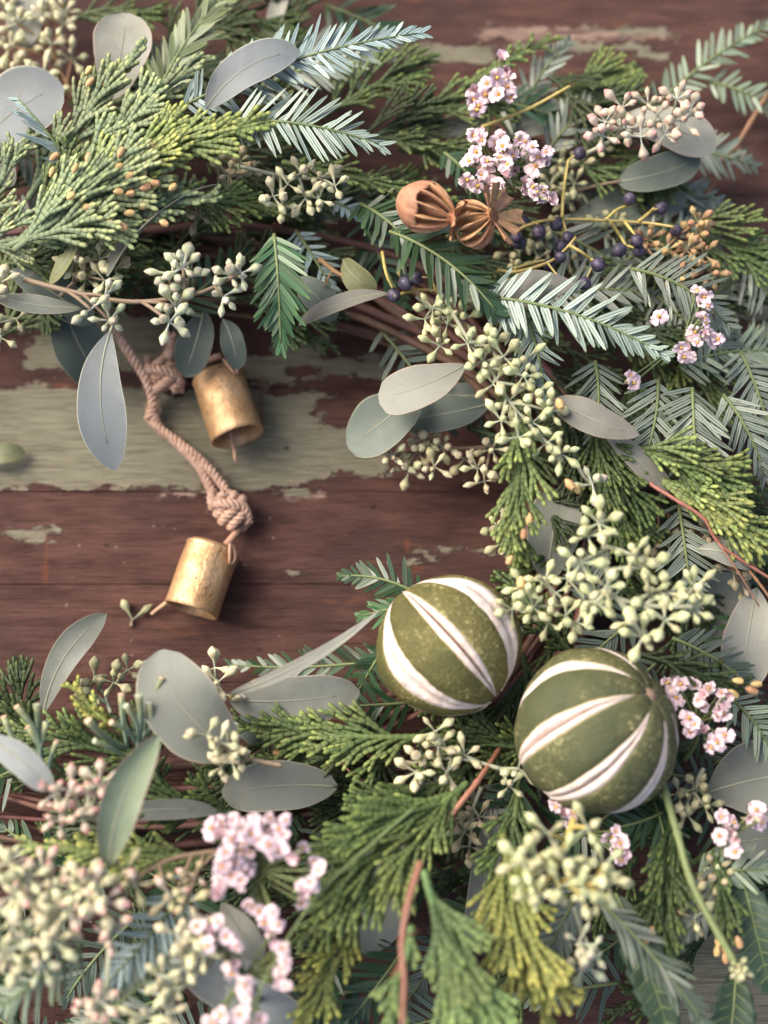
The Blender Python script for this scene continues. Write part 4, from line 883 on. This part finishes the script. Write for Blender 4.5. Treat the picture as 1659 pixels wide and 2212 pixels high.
seeds('yellow green seed chain hanging at the inner edge of the wreath', [(958, 640, 46), (1010, 730, 52), (1060, 800, 56), (1110, 880, 58), (1210, 985, 58)], [(1044, 780, 9), (1010, 742, 6), (1088, 770, 7), (1066, 830, 7), (1130, 812, 8), (1100, 866, 8), (1158, 846, 7), (1082, 908, 8), (1150, 912, 8), (1120, 944, 7), (1186, 888, 6), (1210, 978, 9), (1176, 960, 7), (1060, 748, 5), (1134, 776, 5)], 58, 'lime', 46, 8, 'pale', zs=52)
seeds('pale green buds below the blue berries over the bare twigs', [(900, 640), (960, 690), (1040, 750)], [(934, 664, 6), (966, 700, 5), (1000, 690, 6), (950, 746, 6), (990, 640, 6), (1020, 664, 5), (918, 690, 4)], 44, 'lime', 42, 6)
seeds('tan seed sprig lying on the planks inside the ring', [(1092, 960), (1010, 968), (930, 968), (840, 990)], [(848, 984, 8), (920, 950, 9), (884, 1016, 8), (938, 1008, 8), (956, 966, 9), (1004, 992, 7), (1032, 1010, 8), (1046, 1040, 7), (864, 1000, 7), (1064, 970, 6), (902, 976, 7)], 24, 'cream', 40, 8, 'dusty', zs=20, alt='tan')
seeds('single star of white buds beside the dark grey leaf', [(1245, 1000), (1262, 1030), (1278, 1046)], [(1280, 1046, 7)], 52, 'white', 46, 7)
seeds('pale buds beside the hanging cedar above the first lime', [(1130, 1160), (1090, 1150)], [(1076, 1140, 6), (1088, 1172, 5), (1100, 1120, 4)], 36, 'dim', 42, 5)
seeds('bright seed sprig above the second lime, largest clusters', [(1296, 1120, 58), (1306, 1180, 62), (1314, 1250, 64), (1330, 1290, 66), (1420, 1310, 68), (1500, 1310, 68)], [(1294, 1130, 9), (1270, 1158, 7), (1254, 1216, 6), (1366, 1200, 6), (1394, 1226, 8), (1310, 1268, 8), (1402, 1284, 9), (1288, 1302, 6), (1440, 1280, 8), (1500, 1270, 9), (1496, 1318, 9), (1436, 1340, 8), (1366, 1340, 7), (1388, 1376, 6)], 68, 'lime', 50, 8, 'pale', .0008, zs=62)
seeds('open branching seed sprig beside the first lime', [(1300, 1300, 56), (1220, 1306, 56), (1160, 1310, 56), (1110, 1310, 58)], [(1132, 1268, 6), (1176, 1256, 7), (1152, 1312, 6), (1226, 1250, 5), (1222, 1330, 6), (1184, 1344, 5), (1262, 1300, 5), (1106, 1316, 6), (1200, 1280, 4), (1246, 1344, 5)], 58, 'lime', 44, 6, 'pale', zs=52)
seeds('glowing yellow green seed sprig below the second lime', [(1240, 1770, 64), (1220, 1830, 70), (1200, 1900, 72), (1290, 1920, 72)], [(1160, 1850, 8), (1184, 1800, 5), (1268, 1788, 7), (1142, 1896, 9), (1244, 1880, 7), (1304, 1868, 8), (1208, 1916, 7), (1160, 1930, 8), (1292, 1930, 8), (1316, 1906, 7), (1256, 1930, 7), (1216, 1856, 5), (1130, 1860, 6)], 74, 'lime', 52, 8, 'yellow', .0008, zs=68)
seeds('pale blurred bud cluster hanging below the glowing seed sprig', [(1240, 1960), (1262, 2030)], [(1252, 2034, 7), (1276, 2054, 7), (1262, 2084, 6)], 56, 'white', 46, 7)
seeds('greyish buds in shade under the lime stems', [(1040, 1700), (1020, 1750)], [(1002, 1798, 8), (1034, 1764, 6), (1014, 1828, 7), (984, 1770, 5)], 36, 'tan', 42, 7)
seeds('cream buds between the first lime and the cedar spray', [(1080, 1660), (1000, 1640), (920, 1640)], [(914, 1644, 8), (898, 1668, 6), (946, 1612, 6), (1004, 1632, 6), (1100, 1698, 7), (940, 1580, 5), (966, 1668, 5), (1120, 1660, 4)], 44, 'cream', 46, 7)
seeds('pink tipped seed cluster beside the pale blue leaf', [(220, 1780), (170, 1740), (130, 1740)], [(140, 1738, 8), (114, 1716, 7), (192, 1704, 6), (216, 1690, 6), (152, 1706, 7), (128, 1768, 8), (206, 1730, 5), (174, 1762, 5)], 70, 'pink', 46, 7)
seeds('blurred mass of cream and pink seeds in the bottom corner', [(220, 1960, 66), (120, 1930, 72), (40, 1900, 72)], [(18, 1866), (62, 1896), (92, 1880), (40, 1928), (120, 1912), (164, 1920), (196, 1930), (148, 1962), (182, 1902), (100, 1950), (70, 1940), (220, 1950)], 74, 'cream', 56, 9, 'pale', .0007, zs=70, alt='pink')
seeds('lower mass of pale seeds at the picture edge', [(130, 2060, 68), (60, 2040, 72), (-20, 2020, 72)], [(28, 2000), (72, 2036), (48, 2070), (112, 2030), (20, 2050), (90, 2080), (130, 2000)], 74, 'cream', 56, 9, 'pale', zs=70, alt='white')
seeds('tan seeds on a brown forked stem beside the pink flowers', [(470, 1838, 62), (370, 1856, 64), (290, 1900, 66), (240, 1930, 66)], [(272, 1882, 5), (290, 1908, 6), (388, 1912, 7), (402, 1950, 7), (370, 1938, 5), (420, 1890, 5)], 68, 'tan', 48, 6, 'dusty', .0006, zs=64, alt='pink')
seeds('cream seed stars over the blue leaf at the bottom', [(460, 2070, 66), (420, 2110, 70), (350, 2170, 70)], [(430, 2002, 7), (384, 2020, 5), (372, 2136, 8), (352, 2112, 6), (440, 2064, 5), (310, 2196, 8), (362, 2190, 7), (420, 2040, 5), (400, 2090, 4)], 72, 'cream', 50, 7)
seeds('pink seeds at the bottom edge', [(260, 2200), (210, 2180)], [(202, 2180, 7), (182, 2206, 6), (218, 2164, 6), (246, 1990, 4), (238, 2020, 4)], 72, 'pink', 46, 6)
seeds('small green seed sprig standing over the planks behind the cut stems', [(240, 1540), (230, 1500), (270, 1460)], [(276, 1448, 8), (204, 1472, 7), (188, 1492, 4), (246, 1474, 5), (208, 1500, 4)], 26, 'dim', 44, 6)
seeds('few pale seeds peeping over the broad midribbed leaf', [(480, 1510), (466, 1460)], [(464, 1442, 4), (470, 1474, 5), (486, 1500, 3)], 34, 'cream', 44, 4)
seeds('pale buds in front of the broad midribbed leaf', [(610, 1654), (540, 1640), (470, 1620)], [(448, 1588, 4), (474, 1604, 5), (516, 1628, 5), (478, 1656, 7), (502, 1648, 4), (490, 1614, 4)], 58, 'cream', 44, 6, 'dusty')
seeds('pink tipped seed cluster over the light grey leaf near the top', [(1270, 330, 36), (1330, 300, 40), (1400, 270, 42), (1470, 250, 44)], [(1308, 264, 8), (1344, 232, 8), (1400, 226, 8), (1462, 214, 8), (1490, 240, 8), (1474, 262, 6), (1384, 296, 7), (1436, 292, 7), (1352, 276, 6), (1420, 250, 5), (1300, 292, 6)], 46, 'pink', 42, 7, 'pale', zs=40)
seeds('dim cream seeds behind the pink flowers', [(1170, 330), (1230, 380), (1270, 440)], [(1288, 326, 7), (1240, 396, 8), (1228, 432, 8), (1204, 312, 6), (1256, 356, 6), (1190, 400, 6), (1210, 350, 6), (1250, 300, 5)], 22, 'dim', 40, 7)
seeds('orange brown seed sprig near the outer edge', [(1360, 520), (1440, 540), (1540, 590)], [(1440, 540), (1492, 578), (1534, 590), (1402, 516), (1502, 508), (1460, 600), (1520, 550), (1420, 570), (1484, 540), (1506, 480)], 34, 'rust', 38, 8, 'brown')
seeds('dull seeds crowding under the blue berries', [(1090, 480), (1150, 530), (1250, 540)], [(1140, 520), (1104, 544), (1200, 500), (1164, 556), (1230, 566), (1180, 530), (1120, 570), (1290, 500), (1330, 480), (1270, 590)], 22, 'dim', 40, 7)
seeds('dry tan seed husks by the brown stems at the outer edge', [(1400, 1080), (1480, 1140), (1600, 1240)], [(1424, 1166, 5), (1444, 1180, 4), (1500, 1172, 5), (1562, 1182, 5), (1584, 1234, 5), (1530, 1150, 4), (1600, 1260, 4), (1410, 1086, 3)], 32, 'tan', 38, 5, 'brown')
seeds('grey green buds in the dark gap beside the second lime', [(1520, 1660), (1490, 1720), (1470, 1780)], [(1484, 1760, 7), (1504, 1704, 6), (1468, 1716, 5), (1520, 1740, 5)], 40, 'dim', 42, 6)
seeds('pale buds hanging near the green budded stem', [(1520, 1860), (1530, 1930)], [(1550, 1900, 6), (1526, 1944, 6), (1562, 1964, 5), (1500, 1940, 5), (1540, 1880, 5), (1500, 1984, 4)], 44, 'tan', 44, 6, alt='lime')
# a bud pair that has dropped on the planks
seeds('fallen pair of green buds lying alone on the bare plank by the lower bell', [(284, 1352, .9), (285, 1344, 1.0), (286, 1340, 1.6)], [(286, 1339, 2)], 1.8, 'dim', 44, 2, 'dusty', zs=1, jit=0, lean=0)
# ================================================================== pink flowers
flowers('uppermost pink papery flower sprig leaning over the green stems', (1040, 330), [(1082, 128), (1092, 150), (1072, 168), (1054, 182), (1050, 200), (1024, 206), (1036, 230), (1096, 188), (1104, 212), (1078, 206), (1028, 238)], 46, 21)
flowers('large pink papery flower cluster above the dried seed pods', (1070, 440), [(1020, 290), (1042, 302), (1016, 350), (1008, 388), (1038, 378), (1080, 342), (1088, 318), (1120, 300), (1134, 306), (1150, 318), (1162, 340), (1176, 352), (1058, 402), (1080, 404), (1098, 384), (1030, 330), (1136, 398), (1158, 418), (1172, 412), (1126, 408), (1098, 358), (1106, 338), (1030, 404), (1180, 330), (1052, 350), (1184, 430), (1072, 310)], 56, 21)
flowers('pale pink flower spike at the outer edge over the yew', (1430, 790), [(1520, 640), (1530, 660), (1514, 688), (1500, 718), (1530, 722), (1546, 734), (1476, 772), (1470, 750), (1424, 684), (1524, 700), (1506, 740), (1360, 816)], 46, 19)
flowers('small pink flowers beside the second lime', (1480, 1640), [(1456, 1466), (1450, 1490), (1500, 1482), (1522, 1500), (1508, 1512), (1562, 1522), (1574, 1500), (1520, 1580), (1500, 1566), (1550, 1604), (1566, 1588), (1536, 1612), (1460, 1508), (1548, 1546), (1488, 1552)], 50, 20)
flowers('pink flowers at the outer edge against the grey leaves', (1500, 1860), [(1566, 1770), (1576, 1790), (1554, 1806), (1636, 1750), (1622, 1766), (1590, 1810), (1642, 1774), (1590, 1842)], 50, 21)
flowers('large blurred pink flower cluster below the grey spotted leaf', (560, 1960), [(458, 1790), (480, 1778), (502, 1774), (522, 1790), (560, 1780), (582, 1768), (602, 1790), (616, 1802), (500, 1812), (522, 1824), (488, 1842), (510, 1862), (540, 1842), (480, 1872), (470, 1900), (502, 1892), (530, 1882), (560, 1812), (600, 1836), (652, 1934), (664, 1912), (560, 1970), (590, 1972), (570, 1992), (546, 1958), (474, 1930), (640, 1846), (480, 1806), (540, 1800), (616, 1772), (690, 1880), (520, 1906), (580, 1826)], 74, 22)
flowers('blurred pale pink flowers at the bottom over the blue leaves', (560, 2160), [(428, 2002), (460, 2012), (490, 2022), (450, 2042), (472, 1990), (610, 2050), (500, 2100), (522, 2122), (540, 2142), (500, 2082), (530, 2156), (602, 2110), (480, 2192), (450, 2206), (562, 2204), (616, 2076), (510, 2044), (600, 1998), (440, 2024), (620, 2130), (520, 2190)], 76, 22)
flowers('few pink flowers peeping out below the second lime', (1280, 1830), [(1200, 1744), (1216, 1760), (1232, 1778), (1340, 1820), (1330, 1796), (1346, 1844), (1238, 1756)], 48, 20)
# ================================================================== berries
def m_berry():
    t = NT('blue_berry'); v = t.obj(); n1 = t.noise(v, 1.6, 4.0); n2 = t.noise(v, 5.0, 3.0)
    c = t.mix(t.ramp(n1, .35, .65), (0.030, 0.022, 0.042), (0.080, 0.066, 0.100)); c = t.mix(t.ramp(n2, .6, .75, 0, .5), c, (.03, .02, .04))
    return t.set(Base_Color=t.vary(c, .8, 1.2, .02), Roughness=.48, Specular_IOR_Level=.4)
BERRY = m_berry(); bm_ = None
def berry_mesh(c=[]):
    if not c:
        pr = [(-1.0, .04)] + [(-math.cos(PI*i/9), math.sin(PI*i/9)*1.0) for i in range(1, 9)] + [(.96, .20), (1.0, .12), (.92, .04)]
        c.append(lathe(pr, 14).mesh('berry', [BERRY]))
    return c[0]
def berries(label, stems, bs, z, r=16, w=3.6):
    o = P(*stems[0][0], z); t = thing('berry_sprig', label, 'berry sprig', o); allp = []
    for si, pts in enumerate(stems):
        pp = smooth_path([P(x, y, z+3*math.sin(i*1.3+si))-o for i, (x, y) in enumerate(pts)], 6*len(pts)); u = unit(*pts[0], z)
        mb = MB(); m = len(pp); mb.tube(pp, [w*u*(1.1-.35*i/m)*(1+.25*(i % 6 == 0)) for i in range(m)], 7); part('stem', mb.mesh('stem', [STEM['yellow']]), t); allp += pp
    for (x, y) in bs:
        zz = z+rnd.uniform(-4, 4); p = P(x, y, zz)-o; u = unit(x, y, zz); q = min(allp, key=lambda a: (a-p).length); d = (p-q)
        d = d.normalized() if d.length > 1e-5 else Vector((0, 0, 1)); R = .92*r*u*rnd.uniform(.84, 1.1)
        b = part('berry', berry_mesh(), t, frame(d+Vector((0, 0, .3)), Vector((0, 1, 0)), p, (R*1.03, R, R)))
        if (p-q).length < .02:
            mb = MB(); mb.tube(smooth_path([q, q.lerp(p, .5)+Vector((0, 0, .0006)), p], 6), .00035, 5); part('stalk', mb.mesh('stalk', [STEM['yellow']]), t)
    return t
berries('three blue berries on bent yellow stalks below the dark yew tip', [[(826, 545), (834, 590), (848, 622)], [(868, 560), (862, 590), (872, 604)], [(930, 600), (945, 630), (955, 640)], [(850, 640), (900, 626), (950, 628)]], [(851, 638), (876, 612), (956, 646), (900, 600)], 46, 18)
berries('blue berry sprig with yellow forked stems beside the seed pods', [[(1110, 500), (1160, 480), (1215, 474), (1300, 476), (1400, 482), (1455, 490)], [(1214, 470), (1218, 410), (1228, 345)], [(1310, 474), (1335, 452), (1362, 444)], [(1320, 480), (1340, 510), (1352, 530)], [(1380, 478), (1402, 460), (1412, 450)], [(1350, 480), (1370, 505)]],
        [(1130, 480), (1164, 500), (1202, 484), (1226, 512), (1214, 532), (1252, 332), (1360, 430), (1428, 450), (1460, 498), (1376, 520), (1380, 542), (1338, 540), (1116, 512), (1122, 524)], 40, 16)
berries('pale bare twig with blue berries below the seed pods', [[(1076, 584), (1120, 586), (1186, 566), (1220, 540), (1244, 512)], [(1230, 530), (1258, 546), (1284, 566)], [(1110, 580), (1160, 566), (1190, 562)]], [(1292, 572), (1186, 572), (1262, 612), (1250, 660), (1170, 680), (1210, 556)], 50, 16)
# ================================================================== loose stems and sticks
def stick(label, pts, w, mat, z, nodes=True, name='woody_twig', cat='stem', taper=.3, side=()):
    raw = [P(x, y, zz) for (x, y, zz) in pts]; o = raw[0].copy(); t = thing(name, label, cat, o)
    n = 9*len(pts); path = smooth_path([p-o for p in raw], n); u = unit(pts[0][0], pts[0][1], pts[0][2]); mb = MB()
    mb.tube(path, [w*.5*u*(1-taper*i/n)*(1+(.22 if nodes and i % 9 == 4 else 0)+.05*math.sin(i*2.1)) for i in range(n)], 8); part('stem', mb.mesh('stem', [STEM[mat]]), t)
    for (a, b) in side:
        mb = MB(); p0 = path[int(a*n)]; p1 = P(*b)-o; mb.tube(smooth_path([p0, p0.lerp(p1, .5)+Vector((0, 0, .001)), p1], 8), [w*.25*u*(1-.05*i) for i in range(8)], 6); part('side_shoot', mb.mesh('side_shoot', [STEM[mat]]), t)
    return t
stick('yellow knobbly twig end above the upper seed clusters near the top', [(1040, 275, 36), (1140, 236, 40), (1232, 186, 42)], 9, 'yellow', 40)
stick('straight brown stick leaning behind the grey leaf near the top corner', [(1480, 500, 10), (1540, 400, 11), (1660, 200, 12)], 13, 'brown', 10)
stick('reddish woody stem running down the blurred cedar at the bottom', [(908, 1862, 76), (882, 1950, 81), (868, 2040, 84), (873, 2120, 86), (868, 2240, 86)], 15, 'red', 75, side=((.45, (905, 2010, 78)), (.62, (845, 2110, 80))))
stick('dark red stem rising from the cedar between the two limes', [(950, 1790, 50), (1030, 1690, 46), (1090, 1600, 30)], 15, 'red', 46)
stick('green flower stem ending in a pale bud head near the bottom corner', [(1428, 1680, 46), (1460, 1790, 52), (1500, 1920, 58), (1590, 2085, 62)], 17, 'green', 50, taper=.15)
stick('reddish brown stem crossing the cedar at the outer edge', [(1402, 1044, 46), (1460, 1080, 48), (1520, 1120, 48), (1560, 1180, 46), (1680, 1260, 44)], 9, 'red', 46, side=((.5, (1600, 1150, 46)), (.7, (1640, 1310, 44))))
stick('brown curved stem beside the pale rounded leaf', [(1545, 1160, 40), (1590, 1200, 42), (1640, 1260, 42), (1690, 1330, 40)], 8, 'brown', 42, side=((.4, (1650, 1230, 42)),))
stick('thin orange red stem poking out above the grey spotted leaf', [(694, 1636, 30), (730, 1642, 34), (766, 1676, 36), (800, 1690, 32)], 6, 'red', 34)
stick('long thin green stem crossing the lower pink flowers', [(900, 1740, 60), (700, 1920, 70), (580, 2100, 76), (540, 2220, 76)], 7, 'green', 70)
stick('tan forked stalk rising to the pale leaf from the dark needle sprig', [(496, 1508, 44), (520, 1490, 46), (552, 1468, 48)], 7, 'yellow', 46)
stick('brown stems bundled under the hanging yew by the twig ring', [(690, 560, 36), (740, 596, 38), (800, 610, 36)], 12, 'brown', 36, side=((.3, (700, 620, 36)), (.5, (790, 580, 36))))
stick('green stem rising beside the upper pink flowers', [(880, 296, 22), (1000, 236, 28), (1100, 180, 32)], 8, 'green', 28)
# bud head on the green stem
def bud_head(label, c, z):
    o = P(*c, z); t = thing('flower_bud_head', label, 'flower bud', o); u = unit(*c, z)
    for i in range(16):
        a = i*2.4; th = .25+1.2*(i/16); d = Vector((math.cos(a)*math.sin(th), math.sin(a)*math.sin(th)-.3, math.cos(th))); l = 30*u*rnd.uniform(.8, 1.2)
        part('bract', seed_mesh(mat='white' if i % 4 == 0 else 'lime', var=i % 3), t, frame(d, Vector((0, 0, 1)), Vector((0, 0, 0)), (l, l*.9, l*.9)))
bud_head('pale green bud head at the end of the thick green stem', (1596, 2092), 62)
# cut bluish stems
CUT = m_cedar('cut_stem', (0.20, 0.28, 0.20), (0.42, 0.42, 0.22)); CUTEND = m_plain('cut_end', (0.62, 0.42, 0.28), .6, 800)
def cut_stems(label, base, tips, z0, z1, w=17):
    o = P(*base, z0); t = thing('cut_stem_bunch', label, 'cut stems', o)
    for (x, y) in tips:
        zz = z1+rnd.uniform(-5, 6); p = P(x, y, zz)-o; ww = w*rnd.uniform(.7, 1.1); s = p*.28+Vector((rnd.uniform(-2, 2), rnd.uniform(-2, 2), 0))*.001; u = unit(x, y, zz)
        pts = smooth_path([s, s.lerp(p, .5)+Vector((rnd.uniform(-2, 2), rnd.uniform(-1, 1), .8))*.001, p], 9); mb = MB()
        mb.tube(pts, [ww*.5*u*(.6+.4*i/8) for i in range(9)], 8, .8, 0, [i/8 for i in range(9)])
        c = part('shoot', mb.mesh('shoot', [CUT]), t); d = (pts[-1]-pts[-2]).normalized(); q = ww*.5*u
        part('cut_end', lathe([(-.1, 1.06), (.12, 1.02), (.16, .7), (.13, .02)], 9).mesh('cut_end', [CUTEND if rnd.random() < .5 else SEED['lime']]), c, frame(d, Vector((0, 0, 1)), pts[-1], (q, q, q*.85)))
cut_stems('pale blue green cut stems with blunt ends at the picture edge', (110, 1700), [(36, 1526), (80, 1522), (8, 1548), (122, 1602), (60, 1570), (100, 1560), (20, 1600)], 44, 60)
cut_stems('blue green cut stems with blunt pink ends beside the broad leaf', (300, 1650), [(190, 1556), (262, 1500), (300, 1502), (350, 1464), (204, 1600), (272, 1524), (320, 1520), (240, 1560)], 46, 62)
# serrated dark leaves in the bottom corner
SERR = m_leaf('leaf_serrated', (0.030, 0.056, 0.032), (0.06, 0.09, 0.045), .5); LEAF['serr'] = SERR
def toothed(label, base, tip, w, z0, z1, bend=0):
    path, u = spath(base, tip, z0, z1, bend, 3, 40); o = path[0].copy(); path = [p-o for p in path]; t = thing('toothed_leaf', label, 'leaf', o); rows, bot = [], []
    for i in range(40):
        s = i/39; T = (path[min(i+1, 39)]-path[max(i-1, 0)]).normalized(); S = Vector((0, 0, 1)).cross(T).normalized(); hw = w*.5*u*(max(.002, math.sin(PI*s**.8)))**.7
        r = []
        for j in (-1, -.7, -.35, 0, .35, .7, 1):
            k = hw*j*(1-.20*((i % 5)/5)*(abs(j) > .9)); r.append(path[i]+S*k+T*(abs(j)*hw*.55)+Vector((0, 0, .18*hw*abs(j)-.05*hw*math.sin(i*1.256)*abs(j))))
        rows.append(r); bot.append([p-Vector((0, 0, .0003)) for p in reversed(r)])
    mb = MB(); b = mb.grid([a+c for a, c in zip(rows, bot)], 0, True)
    for i in range(40):
        for k in range(14): mb.seta('cross', b+i*14+k, (0, .7, .35, 0, .35, .7, .9)[k % 7] if k != 0 else .9); mb.seta('len', b+i*14+k, i/39)
    part('blade', mb.mesh('blade', [SERR]), t); mb = MB(); mb.tube([p+Vector((0, 0, .0001)) for p in path[:36]], [.0005*(1-i/40) for i in range(36)], 6); part('midrib', mb.mesh('midrib', [STEM['green']]), t)
    for k in range(5, 34, 4):
        for sd in (-1, 1):
            mb = MB(); T = (path[k+1]-path[k]).normalized(); S = Vector((0, 0, 1)).cross(T).normalized(); hw = w*.42*u*(math.sin(PI*(k/39)**.8))**.7
            mb.tube([path[k]+(S*(sd*hw)+T*hw*.55+Vector((0, 0, .16*hw)))*q+Vector((0, 0, .0001)) for q in (0, .5, 1)], [.0002, .00015, .00006], 5); part('vein', mb.mesh('vein', [STEM['green']]), t)
toothed('dark green toothed leaf pointing to the bottom edge', (1330, 1930), (1452, 2260), 104, 44, 48, 6)
toothed('dark toothed leaf at the bottom corner beside the bud head', (1600, 1880), (1668, 2150), 110, 40, 42, -6)
toothed('dark toothed leaf hanging over the bottom edge in the corner', (1590, 2090), (1560, 2320), 110, 36, 38, 0)
yl = leaf('yellowing leaf lying on the planks at the picture edge', (-40, 1000), (54, 978), 44, 3, 3, 'olive', 4)
# ================================================================== greenery packed low in the ring
MARKS = [('the upper bell', 490, 860), ('the lower bell', 440, 1250), ('the first lime', 969, 1395), ('the second lime', 1286, 1580), ('the blunt seed pod', 910, 450), ('the large pink flower cluster', 1090, 350), ('the uppermost pink flowers', 1065, 185), ('the broad blue leaf', 550, 180), ('the orange pollen cones', 260, 400), ('the long budded stem', 300, 640), ('the cream seed clusters', 650, 410), ('the upright grey leaf', 260, 100), ('the blue berry sprig', 1300, 490), ('the pink tipped seeds', 1400, 250), ('the orange brown seeds', 1480, 560), ('the pink flower spike', 1520, 700), ('the seed chain', 1110, 860), ('the brownish leaf', 1290, 900), ('the coned hanging cedar', 1125, 1120), ('the bright seed sprig', 1400, 1270), ('the pale rounded leaf', 1610, 1390), ('the big grey edge leaf', 1610, 1710), ('the glowing seed sprig', 1220, 1880), ('the green budded stem', 1500, 1900), ('the reddish woody stem', 875, 2040), ('the fanned cedar spray', 800, 1880), ('the blurred pink cluster', 530, 1840), ('the tall pink rimmed leaf', 290, 1730), ('the corner seed mass', 100, 1930), ('the bottom blue leaves', 520, 2120), ('the grey spotted leaf', 600, 1710), ('the broad midribbed leaf', 430, 1520), ('the cut stems', 150, 1600), ('the toothed leaves', 1420, 2120)]
used = set()
def fill_label(kind, x, y, ang):
    ms = sorted(MARKS, key=lambda m: (m[1]-x)**2+(m[2]-y)**2); d = ('rightwards', 'to the upper right', 'upwards', 'to the upper left', 'leftwards', 'to the lower left', 'downwards', 'to the lower right')[int(round(ang/(PI/4))) % 8]
    for a in range(3):
        for b in range(a+1, 6):
            for L in (f'{kind} deep between {ms[a][0]} and {ms[b][0]}', f'{kind} pointing {d}, deep between {ms[a][0]} and {ms[b][0]}'):
                if L not in used and len(L.split()) <= 16: used.add(L); return L
    return f'{kind} in the deep greenery near {ms[0][0]}'
def in_ring(x, y):
    e = ((x-330)/1000)**2+((y-1130)/760)**2
    i = ((x-300)/800)**2+((y-1150)/470)**2
    return i > 1.0 and e < 3.0 and not (x < 230 and y < 270) and not (x > 1440 and y > 1960) and not (x > 1560 and y < 1050) and not (680 < x < 1000 and 620 < y < 800) and not (x < 170 and 660 < y < 840)
fills = []; tries = 0
while len(fills) < 150 and tries < 6000:
    tries += 1; x = rnd.uniform(-40, 1690); y = rnd.uniform(-10, 2240)
    if not in_ring(x, y) or (x > 1060 and y < 215) or (x > 1420 and y < 400) or (x > 830 and y < 215): continue
    if any((x-a)**2+(y-b)**2 < 96**2 for a, b in fills): continue
    fills.append((x, y))
    th = math.atan2(-(y-1130)/760**2*1000, (x-330)/1000**2*760)       # outward on screen, y up
    tang = th-PI/2+rnd.gauss(0, .45)+.35*(1 if rnd.random() < .6 else -1)
    L = rnd.uniform(170, 270); dx, dy = math.cos(tang), -math.sin(tang); b = (x-dx*L*.5, y-dy*L*.5); tp = (x+dx*L*.5, y+dy*L*.5); z = rnd.uniform(9, 24)
    k = rnd.random()
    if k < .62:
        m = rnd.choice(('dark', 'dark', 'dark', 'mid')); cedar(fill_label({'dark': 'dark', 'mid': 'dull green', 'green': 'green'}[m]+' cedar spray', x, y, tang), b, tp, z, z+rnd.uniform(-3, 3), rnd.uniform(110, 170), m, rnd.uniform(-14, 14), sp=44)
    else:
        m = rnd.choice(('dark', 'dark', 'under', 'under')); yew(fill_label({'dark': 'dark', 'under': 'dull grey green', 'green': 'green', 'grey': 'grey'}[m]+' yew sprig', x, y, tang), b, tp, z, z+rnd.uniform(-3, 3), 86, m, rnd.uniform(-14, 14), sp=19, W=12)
print('OBJS', len(bpy.data.objects))
